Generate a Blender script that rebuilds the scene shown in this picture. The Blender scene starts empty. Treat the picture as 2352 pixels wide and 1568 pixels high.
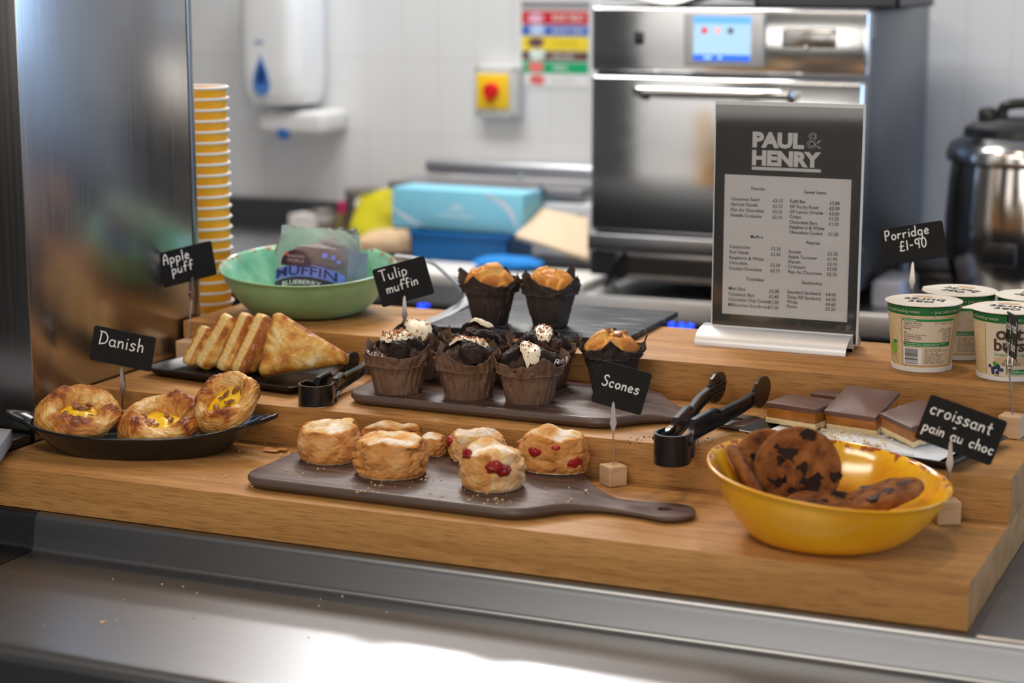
import bpy, bmesh, math, random
from mathutils import Vector, Matrix, noise, Euler
random.seed(7)
sc = bpy.context.scene
COL = sc.collection
R = math.radians
PI = math.pi
# ------------------------------------------------------------------ camera
CAM = Vector((0.3488, -2.0069, 0.6879)); YAW = R(23.4353); PITCH = R(10.782); FPX = 4537.0
cd = bpy.data.cameras.new('camera'); cam = bpy.data.objects.new('camera', cd); COL.objects.link(cam)
cam.location = CAM; cam.rotation_euler = (PI/2 - PITCH, 0, YAW)
cd.sensor_width = 36.0; cd.lens = FPX/2352*36.0; cd.clip_start = 0.05; cd.clip_end = 50
cd.dof.use_dof = True; cd.dof.focus_distance = 2.57; cd.dof.aperture_fstop = 3.2; cd.dof.aperture_blades = 0
sc.camera = cam
# ------------------------------------------------------------------ world, lamps, exposure
w = bpy.data.worlds.new('world'); sc.world = w; w.use_nodes = True
w.node_tree.nodes['Background'].inputs[0].default_value = (0.62, 0.70, 0.85, 1)
w.node_tree.nodes['Background'].inputs[1].default_value = 0.16
def area(name, loc, size, size_y, energy, color, target=None, spread=180):
    l = bpy.data.lights.new(name, 'AREA'); l.shape = 'RECTANGLE'; l.size = size; l.size_y = size_y
    l.energy = energy; l.color = color; l.spread = R(spread)
    o = bpy.data.objects.new(name, l); COL.objects.link(o); o.location = loc
    if target is not None:
        o.rotation_euler = (Vector(target) - Vector(loc)).to_track_quat('-Z', 'Y').to_euler()
    return o
area('casing_back_fill', (-1.70, 2.54, 1.78), 0.8, 0.14, 19, (1.0, 0.985, 0.96), (-1.5, 0.53, 0.35))  # unseen fill lamp added to brighten the back of the steel casing
area('shelf_highlight_fill', (-1.66, 2.20, 1.56), 0.20, 0.18, 0.34, (1.0, 0.97, 0.93), (-0.48, -0.28, -0.05), 30)  # narrow lamp added to make the bright patch on the lower shelf
area('kitchen_ceiling_light', (-1.55, 1.55, 1.75), 1.2, 0.5, 24, (1.0, 0.975, 0.94))
area('counter_downlight', (-1.30, 0.75, 1.72), 0.14, 0.14, 5.5, (1.0, 0.76, 0.54), (-0.8, 0.3, 0.1))
area('counter_downlight', (-0.35, 0.75, 1.72), 0.14, 0.14, 5.5, (1.0, 0.76, 0.54), (-0.35, 0.25, 0.1))
area('shop_ceiling_light', (-0.7, -1.3, 1.78), 1.3, 0.25, 17, (1.0, 0.90, 0.77), (-0.6, 0.3, 0.1))
area('front_fill_light', (0.9, -4.2, 0.55), 2.8, 1.3, 56, (1.0, 0.95, 0.88), (-0.6, 0.2, 0.1))  # soft fill added from the front for the bowl and front faces, no window there
area('front_fill_light', (-1.3, -4.2, 0.65), 1.6, 1.1, 14, (1.0, 0.95, 0.88), (-0.6, 0.2, 0.1))  # second added front fill, brightens the steel ledge face
area('window_daylight', (3.2, 2.0, 0.9), 1.2, 1.4, 58, (0.42, 0.64, 1.0), (-1.2, 1.0, 0.5))
sc.view_settings.view_transform = 'Standard'; sc.view_settings.look = 'None'
sc.view_settings.exposure = 0.15; sc.view_settings.gamma = 1.0; sc.view_settings.use_curve_mapping = False
# ------------------------------------------------------------------ photograph ray -> point on a real plane
FH = Vector((-math.sin(YAW), math.cos(YAW), 0)); RT = Vector((math.cos(YAW), math.sin(YAW), 0))
FW = FH*math.cos(PITCH) + Vector((0, 0, -math.sin(PITCH))); UP = RT.cross(FW)
def ray(px, py): return FW*FPX + RT*(px-1176) - UP*(py-784)
def P(px, py, z): d = ray(px, py); return CAM + d*((z-CAM.z)/d.z)
def PY(px, py, y): d = ray(px, py); return CAM + d*((y-CAM.y)/d.y)
Z1, Z2, Z3 = 0.0532, 0.1065, 0.1597
Y2, Y3, Y4 = 0.2466, 0.4945, 0.738
XL = -1.278
# ------------------------------------------------------------------ materials
MATS = {}
def nd(nt, t, **k):
    n = nt.nodes.new(t)
    for a, v in k.items(): setattr(n, a, v)
    return n
def mat(name, col, rough=0.5, metal=0.0, col2=None, col3=None, scale=8.0, stretch=(1, 1, 1), detail=5.0, lo=0.35, hi=0.65,
        bump=0.0, bscale=None, bstretch=None, bdist=0.002, rvar=0.0, spec=0.5, attr=None, coat=0.0, trans=0.0, ior=1.45,
        emit=None, emit_s=0.0, alpha=1.0, sss=0.0, aniso=0.0, coords='Object', fleck=None, fleck_scale=60, fleck_t=0.62, sheen=0.0, lam=None):
    if name in MATS: return MATS[name]
    m = bpy.data.materials.new(name); m.use_nodes = True; nt = m.node_tree
    b = nt.nodes['Principled BSDF']; L = nt.links.new
    b.inputs['Base Color'].default_value = (*col, 1); b.inputs['Roughness'].default_value = rough
    b.inputs['Metallic'].default_value = metal; b.inputs['Specular IOR Level'].default_value = spec
    b.inputs['IOR'].default_value = ior; b.inputs['Coat Weight'].default_value = coat; b.inputs['Coat Roughness'].default_value = 0.12
    b.inputs['Transmission Weight'].default_value = trans; b.inputs['Alpha'].default_value = alpha
    b.inputs['Subsurface Weight'].default_value = sss; b.inputs['Subsurface Scale'].default_value = 0.01
    b.inputs['Anisotropic'].default_value = aniso
    if emit: b.inputs['Emission Color'].default_value = (*emit, 1); b.inputs['Emission Strength'].default_value = emit_s
    tc = nd(nt, 'ShaderNodeTexCoord')
    def tex(sc_, st, det):
        mp = nd(nt, 'ShaderNodeMapping'); mp.inputs['Scale'].default_value = st
        n = nd(nt, 'ShaderNodeTexNoise'); n.inputs['Scale'].default_value = sc_; n.inputs['Detail'].default_value = det
        n.inputs['Roughness'].default_value = 0.6
        L(tc.outputs[coords], mp.inputs[0]); L(mp.outputs[0], n.inputs['Vector']); return n
    out = None
    if col2 is not None:
        n = tex(scale, stretch, detail); r = nd(nt, 'ShaderNodeValToRGB')
        r.color_ramp.elements[0].position = lo; r.color_ramp.elements[1].position = hi
        r.color_ramp.elements[0].color = (*col, 1); r.color_ramp.elements[1].color = (*col2, 1)
        if col3 is not None:
            e = r.color_ramp.elements.new(hi + 0.12); e.color = (*col3, 1)
        L(n.outputs['Fac'], r.inputs[0]); out = r.outputs[0]
        if rvar:
            mr = nd(nt, 'ShaderNodeMapRange'); mr.inputs['To Min'].default_value = rough - rvar; mr.inputs['To Max'].default_value = rough + rvar
            L(n.outputs['Fac'], mr.inputs[0]); L(mr.outputs[0], b.inputs['Roughness'])
    if attr is not None:                                    # ramp along the stored baking tone of the crust
        at = nd(nt, 'ShaderNodeAttribute', attribute_name='tone'); r = nd(nt, 'ShaderNodeValToRGB')
        els = r.color_ramp.elements
        els[0].position = attr[0][0]; els[0].color = (*attr[0][1], 1); els[1].position = attr[-1][0]; els[1].color = (*attr[-1][1], 1)
        for p_, c_ in attr[1:-1]: e = els.new(p_); e.color = (*c_, 1)
        n = tex(scale, stretch, detail); ad = nd(nt, 'ShaderNodeMath', operation='MULTIPLY_ADD'); ad.inputs[1].default_value = 0.5; 
        sb = nd(nt, 'ShaderNodeMath', operation='SUBTRACT'); sb.inputs[1].default_value = 0.25
        L(n.outputs['Fac'], ad.inputs[0]); L(at.outputs['Fac'], ad.inputs[2]); L(ad.outputs[0], sb.inputs[0])
        src = sb.outputs[0]
        if lam is not None:                                 # fine laminated dough layers
            la = nd(nt, 'ShaderNodeAttribute', attribute_name='lam'); lm = nd(nt, 'ShaderNodeMath', operation='MULTIPLY'); lm.inputs[1].default_value = lam[0]
            L(la.outputs['Fac'], lm.inputs[0]); l2 = nd(nt, 'ShaderNodeMath', operation='MULTIPLY_ADD'); l2.inputs[1].default_value = 5.0; L(n.outputs['Fac'], l2.inputs[0]); L(lm.outputs[0], l2.inputs[2])
            ls = nd(nt, 'ShaderNodeMath', operation='SINE'); L(l2.outputs[0], ls.inputs[0])
            l3 = nd(nt, 'ShaderNodeMath', operation='MULTIPLY_ADD'); l3.inputs[1].default_value = lam[1]; L(ls.outputs[0], l3.inputs[0]); L(src, l3.inputs[2]); src = l3.outputs[0]
        L(src, r.inputs[0])
        out = r.outputs[0]
    if fleck is not None:
        n = tex(fleck_scale, (1, 1, 1), 2.0); r = nd(nt, 'ShaderNodeValToRGB')
        r.color_ramp.elements[0].position = fleck_t; r.color_ramp.elements[1].position = fleck_t + 0.05
        r.color_ramp.elements[0].color = (0, 0, 0, 1); r.color_ramp.elements[1].color = (1, 1, 1, 1)
        L(n.outputs['Fac'], r.inputs[0]); mx = nd(nt, 'ShaderNodeMix', data_type='RGBA')
        L(r.outputs[0], mx.inputs[0])
        if out: L(out, mx.inputs[6])
        else: mx.inputs[6].default_value = (*col, 1)
        mx.inputs[7].default_value = (*fleck, 1); out = mx.outputs[2]
    if out: L(out, b.inputs['Base Color'])
    if bump:
        n = tex(bscale or scale, bstretch or stretch, 6.0); bp = nd(nt, 'ShaderNodeBump')
        bp.inputs['Strength'].default_value = bump; bp.inputs['Distance'].default_value = bdist
        hs = n.outputs['Fac']
        if lam is not None:
            h2 = nd(nt, 'ShaderNodeMath', operation='MULTIPLY_ADD'); h2.inputs[1].default_value = .15; L(ls.outputs[0], h2.inputs[0]); L(hs, h2.inputs[2]); hs = h2.outputs[0]
        L(hs, bp.inputs['Height']); L(bp.outputs[0], b.inputs['Normal'])
    MATS[name] = m; return m
# ------------------------------------------------------------------ mesh helpers
def mesh(name, VF, m, parent=None, smooth=True, tone=None, loc=None, rot=None, angle=40, lam=None):
    V, Fc = VF[0], VF[1]
    me = bpy.data.meshes.new(name); me.from_pydata([tuple(v) for v in V], [], Fc); me.update()
    if smooth:
        for p in me.polygons: p.use_smooth = True
        if angle < 180: me.set_sharp_from_angle(angle=R(angle))
    me.materials.append(m)
    if tone is not None:
        a = me.attributes.new('tone', 'FLOAT', 'POINT'); a.data.foreach_set('value', tone)
    if lam is not None:
        a = me.attributes.new('lam', 'FLOAT', 'POINT'); a.data.foreach_set('value', lam)
    o = bpy.data.objects.new(name, me); COL.objects.link(o)
    if parent is not None: o.parent = parent
    if loc is not None: o.location = loc
    if rot is not None: o.rotation_euler = rot
    return o
def thing(name, label, cat, loc=(0, 0, 0), rotz=0.0, group=None, rot=None):
    o = bpy.data.objects.new(name, None); COL.objects.link(o); o.empty_display_size = 0.02
    o.location = loc; o.rotation_euler = rot if rot is not None else (0, 0, rotz)
    return tag(o, label, cat, group)
def tag(o, label, cat, group=None, kind=None):
    o['label'] = label; o['category'] = cat
    if group: o['group'] = group
    if kind: o['kind'] = kind
    return o
def struct(o, label=None):
    o['kind'] = 'structure'
    if label: o['label'] = label
    return o
def join(*L):
    V, Fc = [], []
    for v, f in L:
        k = len(V); V += [tuple(a) for a in v]; Fc += [tuple(i+k for i in q) for q in f]
    return V, Fc
def xf(VF, M):
    return [tuple(M @ Vector(v)) for v in VF[0]], VF[1]
def T(x, y, z): return Matrix.Translation((x, y, z))
def RZ(a): return Matrix.Rotation(a, 4, 'Z')
def RX(a): return Matrix.Rotation(a, 4, 'X')
def RY(a): return Matrix.Rotation(a, 4, 'Y')
def bm_out(bm):
    bm.verts.index_update(); r = ([tuple(v.co) for v in bm.verts], [tuple(v.index for v in f.verts) for f in bm.faces]); bm.free(); return r
def box(cx, cy, cz, sx, sy, sz, bev=0.0, seg=2):
    bm = bmesh.new(); bmesh.ops.create_cube(bm, size=1.0)
    for v in bm.verts: v.co = (v.co.x*sx+cx, v.co.y*sy+cy, v.co.z*sz+cz)
    if bev: bmesh.ops.bevel(bm, geom=list(bm.edges), offset=bev, segments=seg, affect='EDGES', profile=0.5)
    return bm_out(bm)
def bx(x0, x1, y0, y1, z0, z1, bev=0.0, seg=2):
    return box((x0+x1)/2, (y0+y1)/2, (z0+z1)/2, x1-x0, y1-y0, z1-z0, bev, seg)
def prism(out, z0, z1, bev=0.0, seg=3, bottom=True):
    bm = bmesh.new(); vs = [bm.verts.new((p[0], p[1], z0)) for p in out]; f = bm.faces.new(vs)
    if f.normal.z > 0: f.normal_flip()
    f.normal_update()
    if f.normal.z > 0: f.normal_flip()
    r = bmesh.ops.extrude_face_region(bm, geom=[f]); nv = [e for e in r['geom'] if isinstance(e, bmesh.types.BMVert)]
    for v in nv: v.co.z = z1
    bmesh.ops.recalc_face_normals(bm, faces=list(bm.faces))
    if bev:
        ed = [e for e in bm.edges if abs(e.verts[0].co.z-e.verts[1].co.z) < 1e-6 and (bottom or e.verts[0].co.z > (z0+z1)/2)]
        bmesh.ops.bevel(bm, geom=ed, offset=bev, segments=seg, affect='EDGES', profile=0.5)
    return bm_out(bm)
def grid(fn, nu, nv, cu=False, cv=False, flip=False):
    V = [fn(i/(nu if cu else nu-1), j/(nv if cv else nv-1)) for j in range(nv) for i in range(nu)]
    Fc = []
    for j in range(nv if cv else nv-1):
        for i in range(nu if cu else nu-1):
            a = j*nu+i; b_ = j*nu+(i+1) % nu; c_ = ((j+1) % nv)*nu+(i+1) % nu; d = ((j+1) % nv)*nu+i
            Fc.append((a, d, c_, b_) if flip else (a, b_, c_, d))
    return V, Fc
def lathe(prof, n=48, cap0=False, cap1=False, sx=1.0, sy=1.0):
    V = [(r*math.cos(2*PI*i/n)*sx, r*math.sin(2*PI*i/n)*sy, z) for r, z in prof for i in range(n)]; Fc = []
    for j in range(len(prof)-1):
        for i in range(n):
            Fc.append((j*n+i, j*n+(i+1) % n, (j+1)*n+(i+1) % n, (j+1)*n+i))
    if cap0: Fc.append(tuple(range(n-1, -1, -1)))
    if cap1: k = (len(prof)-1)*n; Fc.append(tuple(range(k, k+n)))
    return V, Fc
def tube(path, rad, n=10, cap=True):
    pts = [Vector(p) for p in path]; V = []; Fc = []; N = None
    for i, p in enumerate(pts):
        t = (pts[min(i+1, len(pts)-1)]-pts[max(i-1, 0)]).normalized()
        if N is None: N = t.orthogonal().normalized()
        N = (N - t*N.dot(t)).normalized(); B = t.cross(N); r = rad[i] if isinstance(rad, (list, tuple)) else rad
        V += [tuple(p+(N*math.cos(2*PI*k/n)+B*math.sin(2*PI*k/n))*r) for k in range(n)]
    for i in range(len(pts)-1):
        for k in range(n): Fc.append((i*n+k, i*n+(k+1) % n, (i+1)*n+(k+1) % n, (i+1)*n+k))
    if cap: Fc += [tuple(range(n-1, -1, -1)), tuple(range((len(pts)-1)*n, len(pts)*n))]
    return V, Fc
def sweep(path, sec, up=(0, 0, 1), cap=True, scales=None):
    """section points (side, up) carried along a path"""
    pts = [Vector(p) for p in path]; V = []; Fc = []; U = Vector(up); n = len(sec)
    for i, p in enumerate(pts):
        t = (pts[min(i+1, len(pts)-1)]-pts[max(i-1, 0)]).normalized(); s = t.cross(U).normalized(); u2 = s.cross(t)
        k = scales[i] if scales else (1, 1)
        V += [tuple(p+s*a*k[0]+u2*b_*k[1]) for a, b_ in sec]
    for i in range(len(pts)-1):
        for k in range(n): Fc.append((i*n+k, i*n+(k+1) % n, (i+1)*n+(k+1) % n, (i+1)*n+k))
    if cap: Fc += [tuple(range(n-1, -1, -1)), tuple(range((len(pts)-1)*n, len(pts)*n))]
    return V, Fc
def crom(pts, k=6, closed=False):
    n = len(pts); out = []; P_ = [Vector(p) for p in pts]
    for i in range(n if closed else n-1):
        a, b_, c_, d = [P_[j % n] if closed else P_[min(max(j, 0), n-1)] for j in (i-1, i, i+1, i+2)]
        for s in range(k):
            t = s/k; out.append(0.5*((2*b_)+(c_-a)*t+(2*a-5*b_+4*c_-d)*t*t+(3*b_-a-3*c_+d)*t**3))
    if not closed: out.append(P_[-1])
    return out
def rrect(w, h, r, n=5, cx=0, cy=0):
    o = []
    for sx, sy, a0 in ((1, 1, 0), (-1, 1, PI/2), (-1, -1, PI), (1, -1, 1.5*PI)):
        for i in range(n+1):
            a = a0+PI/2*i/n; o.append((cx+sx*(w/2-r)+r*math.cos(a), cy+sy*(h/2-r)+r*math.sin(a)))
    return o
def nz(x, y, z, s=1.0, o=4):
    return noise.fractal(Vector((x*s, y*s, z*s)), 1.0, 2.0, o, noise_basis='PERLIN_ORIGINAL')
def n1(x, y, z, s=1.0): return noise.noise(Vector((x*s, y*s, z*s)))
def sstep(a, b_, x):
    t = min(1, max(0, (x-a)/(b_-a))); return t*t*(3-2*t)
# ------------------------------------------------------------------ lettering
def text_vf(s, align='LEFT', bold=0.0, size=1.0, spacing=1.0):
    cu = bpy.data.curves.new('t', 'FONT'); cu.body = s; cu.size = size; cu.align_x = align; cu.offset = bold*size; cu.resolution_u = 3
    cu.space_character = spacing
    o = bpy.data.objects.new('t', cu); COL.objects.link(o)
    dg = bpy.context.evaluated_depsgraph_get(); me = bpy.data.meshes.new_from_object(o.evaluated_get(dg))
    V = [tuple(v.co) for v in me.vertices]; Fc = [tuple(p.vertices) for p in me.polygons]
    bpy.data.objects.remove(o); bpy.data.curves.remove(cu); bpy.data.meshes.remove(me)
    return V, Fc
def fit(VF, x0, x1, y0, y1):
    V = VF[0]; a = min(v[0] for v in V); b_ = max(v[0] for v in V); c_ = min(v[1] for v in V); d = max(v[1] for v in V)
    return [(x0+(v[0]-a)/(b_-a)*(x1-x0), y0+(v[1]-c_)/(d-c_)*(y1-y0), 0) for v in V], VF[1]
def upright(VF, y):                       # text plane xy -> xz, facing -Y
    return [(v[0], y-v[2], v[1]) for v in VF[0]], VF[1]
def arc(cx, cy, rx, ry, a0, a1, n=9):
    return [(cx+rx*math.cos(R(a0+(a1-a0)*i/(n-1))), cy+ry*math.sin(R(a0+(a1-a0)*i/(n-1)))) for i in range(n)]
LOOP = arc(.2, .25, .2, .25, 50, 400)
GL = {
 'D': (.62, [[(.06, .02), (.08, .5), (.08, 1)], [(-.02, .98), (.35, .95), (.6, .6), (.5, .2), (.05, .02)]]),
 'a': (.48, [LOOP, [(.4, .5), (.4, .1), (.5, 0)]]), 'n': (.42, [[(0, .5), (.02, 0)], [(.02, .3), (.16, .48), (.32, .44), (.36, 0)]]),
 'i': (.12, [[(.04, .5), (.06, 0)], [(.05, .74), (.06, .76)]]),
 's': (.4, [[(.36, .46), (.2, .53), (.04, .4), (.2, .27), (.36, .13), (.18, -.02), (0, .05)]]),
 'h': (.44, [[(.02, 1), (.04, 0)], [(.04, .3), (.18, .5), (.34, .44), (.38, 0)]]),
 'A': (.55, [[(.02, 0), (.06, .6), (.26, 1), (.44, .6), (.48, 0)], [(.05, .42), (.46, .45)]]),
 'p': (.46, [[(.02, .5), (.04, -.42)], [(.03, .42), (.2, .52), (.4, .36), (.34, .08), (.16, 0), (.04, .1)]]),
 'l': (.14, [[(.04, 1), (.06, 0)]]), 'e': (.44, [[(.03, .26), (.36, .3), (.32, .46), (.16, .52), (.02, .28), (.12, .02), (.4, .06)]]),
 'u': (.46, [[(0, .5), (.04, .1), (.2, 0), (.36, .14), (.38, .5)], [(.38, .5), (.4, 0)]]),
 'f': (.42, [[(.42, .9), (.3, 1), (.18, .86), (.16, .4), (.16, 0)], [(0, .5), (.36, .53)]]),
 'T': (.66, [[(0, 1), (.64, 1)], [(.3, 1), (.36, 0)]]),
 'm': (.66, [[(0, .5), (.02, 0)], [(.02, .3), (.14, .5), (.28, .42), (.3, 0)], [(.3, .3), (.44, .5), (.58, .42), (.6, 0)]]),
 'S': (.5, [[(.46, .9), (.28, 1.02), (.06, .84), (.2, .58), (.44, .36), (.36, .04), (.16, -.02), (0, .1)]]),
 'c': (.42, [arc(.22, .25, .2, .26, 45, 315)]), 'o': (.46, [arc(.21, .25, .2, .25, 90, 450, 12)]),
 'r': (.36, [[(0, .5), (.02, 0)], [(.02, .28), (.14, .47), (.32, .48)]]), 'd': (.48, [LOOP, [(.4, 1), (.42, 0)]]),
 'g': (.48, [LOOP, [(.4, .5), (.4, -.25), (.24, -.42), (.04, -.32)]]),
 'P': (.5, [[(.04, 1), (.06, 0)], [(0, .98), (.34, 1), (.44, .74), (.3, .5), (.05, .46)]]),
 '£': (.54, [[(.46, .92), (.28, 1), (.16, .84), (.18, .4), (.06, .02), (.5, .04)], [(.02, .48), (.4, .5)]]),
 '1': (.16, [[(.06, 1), (.08, 0)]]), '-': (.4, [[(.04, .42), (.32, .44)]]),
 '9': (.5, [arc(.22, .72, .2, .26, 20, 380), [(.41, .8), (.42, 0)]]), '0': (.52, [arc(.24, .5, .22, .5, 90, 450, 14)]),
 't': (.36, [[(.16, .86), (.16, .1), (.3, 0)], [(0, .52), (.34, .54)]]), 'k': (.42, [[(.03, 1), (.04, 0)], [(.36, .5), (.05, .24), (.38, 0)]]),
 'y': (.44, [[(.02, .5), (.2, .06)], [(.4, .5), (.06, -.42)]]), ' ': (.34, []),
}
def ribbon(pts, wd):
    pts = crom([(p[0], p[1], 0) for p in pts], 5) if len(pts) > 2 else [Vector((*p, 0)) for p in pts]
    V, Fc = [], []; n = len(pts); d0 = (pts[0]-pts[1]).normalized()*wd*.35; d1 = (pts[-1]-pts[-2]).normalized()*wd*.35
    seq = [(pts[0]+d0, .55)]+[(p, 1) for p in pts]+[(pts[-1]+d1, .55)]
    for i, (p, k) in enumerate(seq):
        t = (seq[min(i+1, len(seq)-1)][0]-seq[max(i-1, 0)][0]).normalized(); s = Vector((-t.y, t.x, 0))*wd*.5*k
        V += [tuple(p+s), tuple(p-s)]
    for i in range(len(seq)-1): Fc.append((2*i, 2*i+1, 2*i+3, 2*i+2))
    return V, Fc
def hand(s, size, x0, y0, wd=0.0022, slant=0.0, drift=0.0, gap=.18):
    """hand-drawn marker letters starting at x0,y0 (cap height = size)"""
    L = []; x = x0; k = 0
    for ch in s:
        adv, st = GL[ch]
        for q in st:
            L.append(ribbon([(x+(a+slant*b_)*size, y0+drift*(x-x0)+b_*size) for a, b_ in q], wd))
        x += (adv+gap)*size
    return join(*L)
# ------------------------------------------------------------------ shared materials
def wood(name, c_light, c_mid, c_dark, rough=0.42, grain=(1.8, 34, 34), pore=(26, 560, 560), bump=0.2, pmax=.60, spec=.3):
    m = bpy.data.materials.new(name); m.use_nodes = True; nt = m.node_tree; L = nt.links.new; b = nt.nodes['Principled BSDF']
    tc = nd(nt, 'ShaderNodeTexCoord')
    def tex(st, det, dist=0.0):
        mp = nd(nt, 'ShaderNodeMapping'); mp.inputs['Scale'].default_value = st; n = nd(nt, 'ShaderNodeTexNoise')
        n.inputs['Scale'].default_value = 1.0; n.inputs['Detail'].default_value = det; n.inputs['Distortion'].default_value = dist
        L(tc.outputs['Object'], mp.inputs[0]); L(mp.outputs[0], n.inputs['Vector']); return n
    g = tex(grain, 6, 0.6); r = nd(nt, 'ShaderNodeValToRGB'); e = r.color_ramp.elements
    e[0].position = .32; e[0].color = (*c_dark, 1); e[1].position = .68; e[1].color = (*c_light, 1); k = e.new(.5); k.color = (*c_mid, 1)
    L(g.outputs['Fac'], r.inputs[0])
    p = tex(pore, 3); pr = nd(nt, 'ShaderNodeMapRange'); pr.inputs['From Min'].default_value = .50; pr.inputs['From Max'].default_value = .64
    pr.inputs['To Min'].default_value = 0.0; pr.inputs['To Max'].default_value = pmax
    L(p.outputs['Fac'], pr.inputs[0]); mx = nd(nt, 'ShaderNodeMix', data_type='RGBA'); L(pr.outputs[0], mx.inputs[0]); L(r.outputs[0], mx.inputs[6])
    mx.inputs[7].default_value = (c_dark[0]*.62, c_dark[1]*.55, c_dark[2]*.5, 1); L(mx.outputs[2], b.inputs['Base Color'])
    bp = nd(nt, 'ShaderNodeBump'); bp.inputs['Strength'].default_value = bump; bp.inputs['Distance'].default_value = .0006
    L(p.outputs['Fac'], bp.inputs['Height']); L(bp.outputs[0], b.inputs['Normal']); b.inputs['Roughness'].default_value = rough; b.inputs['Specular IOR Level'].default_value = spec
    return m
OAK = wood('oak', (.50, .262, .092), (.44, .222, .072), (.345, .162, .048), .55, spec=.18)
BLOCKW = wood('pale_beech', (.66, .46, .29), (.60, .40, .24), (.53, .34, .19), .55, (14, 14, 70), (60, 60, 500), .08, .18)
def steel(name, col, rough, st=(2, 220, 220), var=.10, bump=.04, scr=False):
    m = bpy.data.materials.new(name); m.use_nodes = True; nt = m.node_tree; L = nt.links.new; b = nt.nodes['Principled BSDF']
    b.inputs['Base Color'].default_value = (*col, 1); b.inputs['Metallic'].default_value = 1.0
    tc = nd(nt, 'ShaderNodeTexCoord'); mp = nd(nt, 'ShaderNodeMapping'); mp.inputs['Scale'].default_value = st
    n = nd(nt, 'ShaderNodeTexNoise'); n.inputs['Scale'].default_value = 1.0; n.inputs['Detail'].default_value = 4
    L(tc.outputs['Object'], mp.inputs[0]); L(mp.outputs[0], n.inputs['Vector'])
    r = nd(nt, 'ShaderNodeMapRange'); r.inputs['To Min'].default_value = rough-var; r.inputs['To Max'].default_value = rough+var
    L(n.outputs['Fac'], r.inputs[0]); L(r.outputs[0], b.inputs['Roughness'])
    h = n.outputs['Fac']
    if scr:
        mp2 = nd(nt, 'ShaderNodeMapping'); mp2.inputs['Scale'].default_value = (9, 9, 9); v = nd(nt, 'ShaderNodeTexNoise'); v.inputs['Scale'].default_value = 1.0
        v.inputs['Detail'].default_value = 8; L(tc.outputs['Object'], mp2.inputs[0]); L(mp2.outputs[0], v.inputs['Vector'])
        c = nd(nt, 'ShaderNodeValToRGB'); c.color_ramp.elements[0].color = (col[0]*.8, col[1]*.8, col[2]*.8, 1); c.color_ramp.elements[1].color = (col[0]*1.15, col[1]*1.15, col[2]*1.15, 1)
        c.color_ramp.elements[0].position = .35; c.color_ramp.elements[1].position = .65
        L(v.outputs['Fac'], c.inputs[0]); L(c.outputs[0], b.inputs['Base Color'])
    bp = nd(nt, 'ShaderNodeBump'); bp.inputs['Strength'].default_value = bump; bp.inputs['Distance'].default_value = .0005
    L(h, bp.inputs['Height']); L(bp.outputs[0], b.inputs['Normal']); return m
ST_TOP = steel('counter_steel', (.285, .288, .297), .34, (3, 90, 90), .02, 0.0, False)
ST_PANEL = steel('panel_steel', (.44, .43, .42), .24, (160, 160, 2), .06, .10)
ST_OVEN = steel('oven_steel', (.74, .74, .74), .14, (2, 150, 150), .04, .015)
CHROME = mat('chrome', (.72, .72, .72), .12, 1.0)
ST_PLAIN = mat('plain_steel', (.6, .6, .6), .28, 1.0)
BLACKPL = mat('black_plastic', (.012, .012, .013), .28)
DARKGREY = mat('dark_grey_enamel', (.03, .033, .038), .4)
WHITEPL = mat('white_plastic', (.78, .79, .80), .35)
WHITEPAPER = mat('white_paper', (.80, .80, .79), .7)
INK_W = mat('chalk_white', (.82, .82, .80), .7); INK_K = mat('print_black', (.025, .022, .022), .6)
CARDBLK = mat('blackboard_card', (.006, .006, .006), .6, col2=(.009, .0085, .0085), scale=40, spec=.25)

# ------------------------------------------------------------------ room
# tiled wall: stacked 10 x 20 cm tiles with recessed grout
def tile_mat():
    m = bpy.data.materials.new('white_tile'); m.use_nodes = True; nt = m.node_tree; L = nt.links.new; b = nt.nodes['Principled BSDF']
    tc = nd(nt, 'ShaderNodeTexCoord'); sp = nd(nt, 'ShaderNodeSeparateXYZ'); L(tc.outputs['Object'], sp.inputs[0])
    def line(out, period, off):
        a = nd(nt, 'ShaderNodeMath', operation='ADD'); a.inputs[1].default_value = off+100*period; L(out, a.inputs[0])
        f = nd(nt, 'ShaderNodeMath', operation='PINGPONG'); f.inputs[1].default_value = period/2; L(a.outputs[0], f.inputs[0])
        g = nd(nt, 'ShaderNodeMath', operation='LESS_THAN'); g.inputs[1].default_value = .0016; L(f.outputs[0], g.inputs[0]); return g.outputs[0]
    lx = line(sp.outputs['X'], .103, .5145); lz = line(sp.outputs['Z'], .196, -.4520)
    mx_ = nd(nt, 'ShaderNodeMath', operation='MAXIMUM'); L(lx, mx_.inputs[0]); L(lz, mx_.inputs[1])
    c = nd(nt, 'ShaderNodeMix', data_type='RGBA'); c.inputs[6].default_value = (.72, .73, .745, 1); c.inputs[7].default_value = (.64, .63, .61, 1)
    L(mx_.outputs[0], c.inputs[0]); L(c.outputs[2], b.inputs['Base Color']); b.inputs['Roughness'].default_value = .22
    bp = nd(nt, 'ShaderNodeBump'); bp.inputs['Strength'].default_value = .5; bp.inputs['Distance'].default_value = .001; bp.invert = True
    L(mx_.outputs[0], bp.inputs['Height']); L(bp.outputs[0], b.inputs['Normal']); return m
YW = 2.60
struct(mesh('wall_back', bx(-5, 4.5, YW, YW+.1, -.9, 1.85), tile_mat(), smooth=False), 'white glazed tile wall behind the worktop')
struct(mesh('floor', bx(-5, 4.5, -4.5, YW, -1.0, -.9), mat('floor_vinyl', (.045, .042, .04), .5, col2=(.06, .058, .055), scale=6), smooth=False), 'dark vinyl kitchen floor')
struct(mesh('ceiling', bx(-5, 4.5, -4.5, YW, 1.85, 1.95), mat('ceiling_white', (.6, .6, .6), .8), smooth=False), 'plain ceiling')
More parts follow.
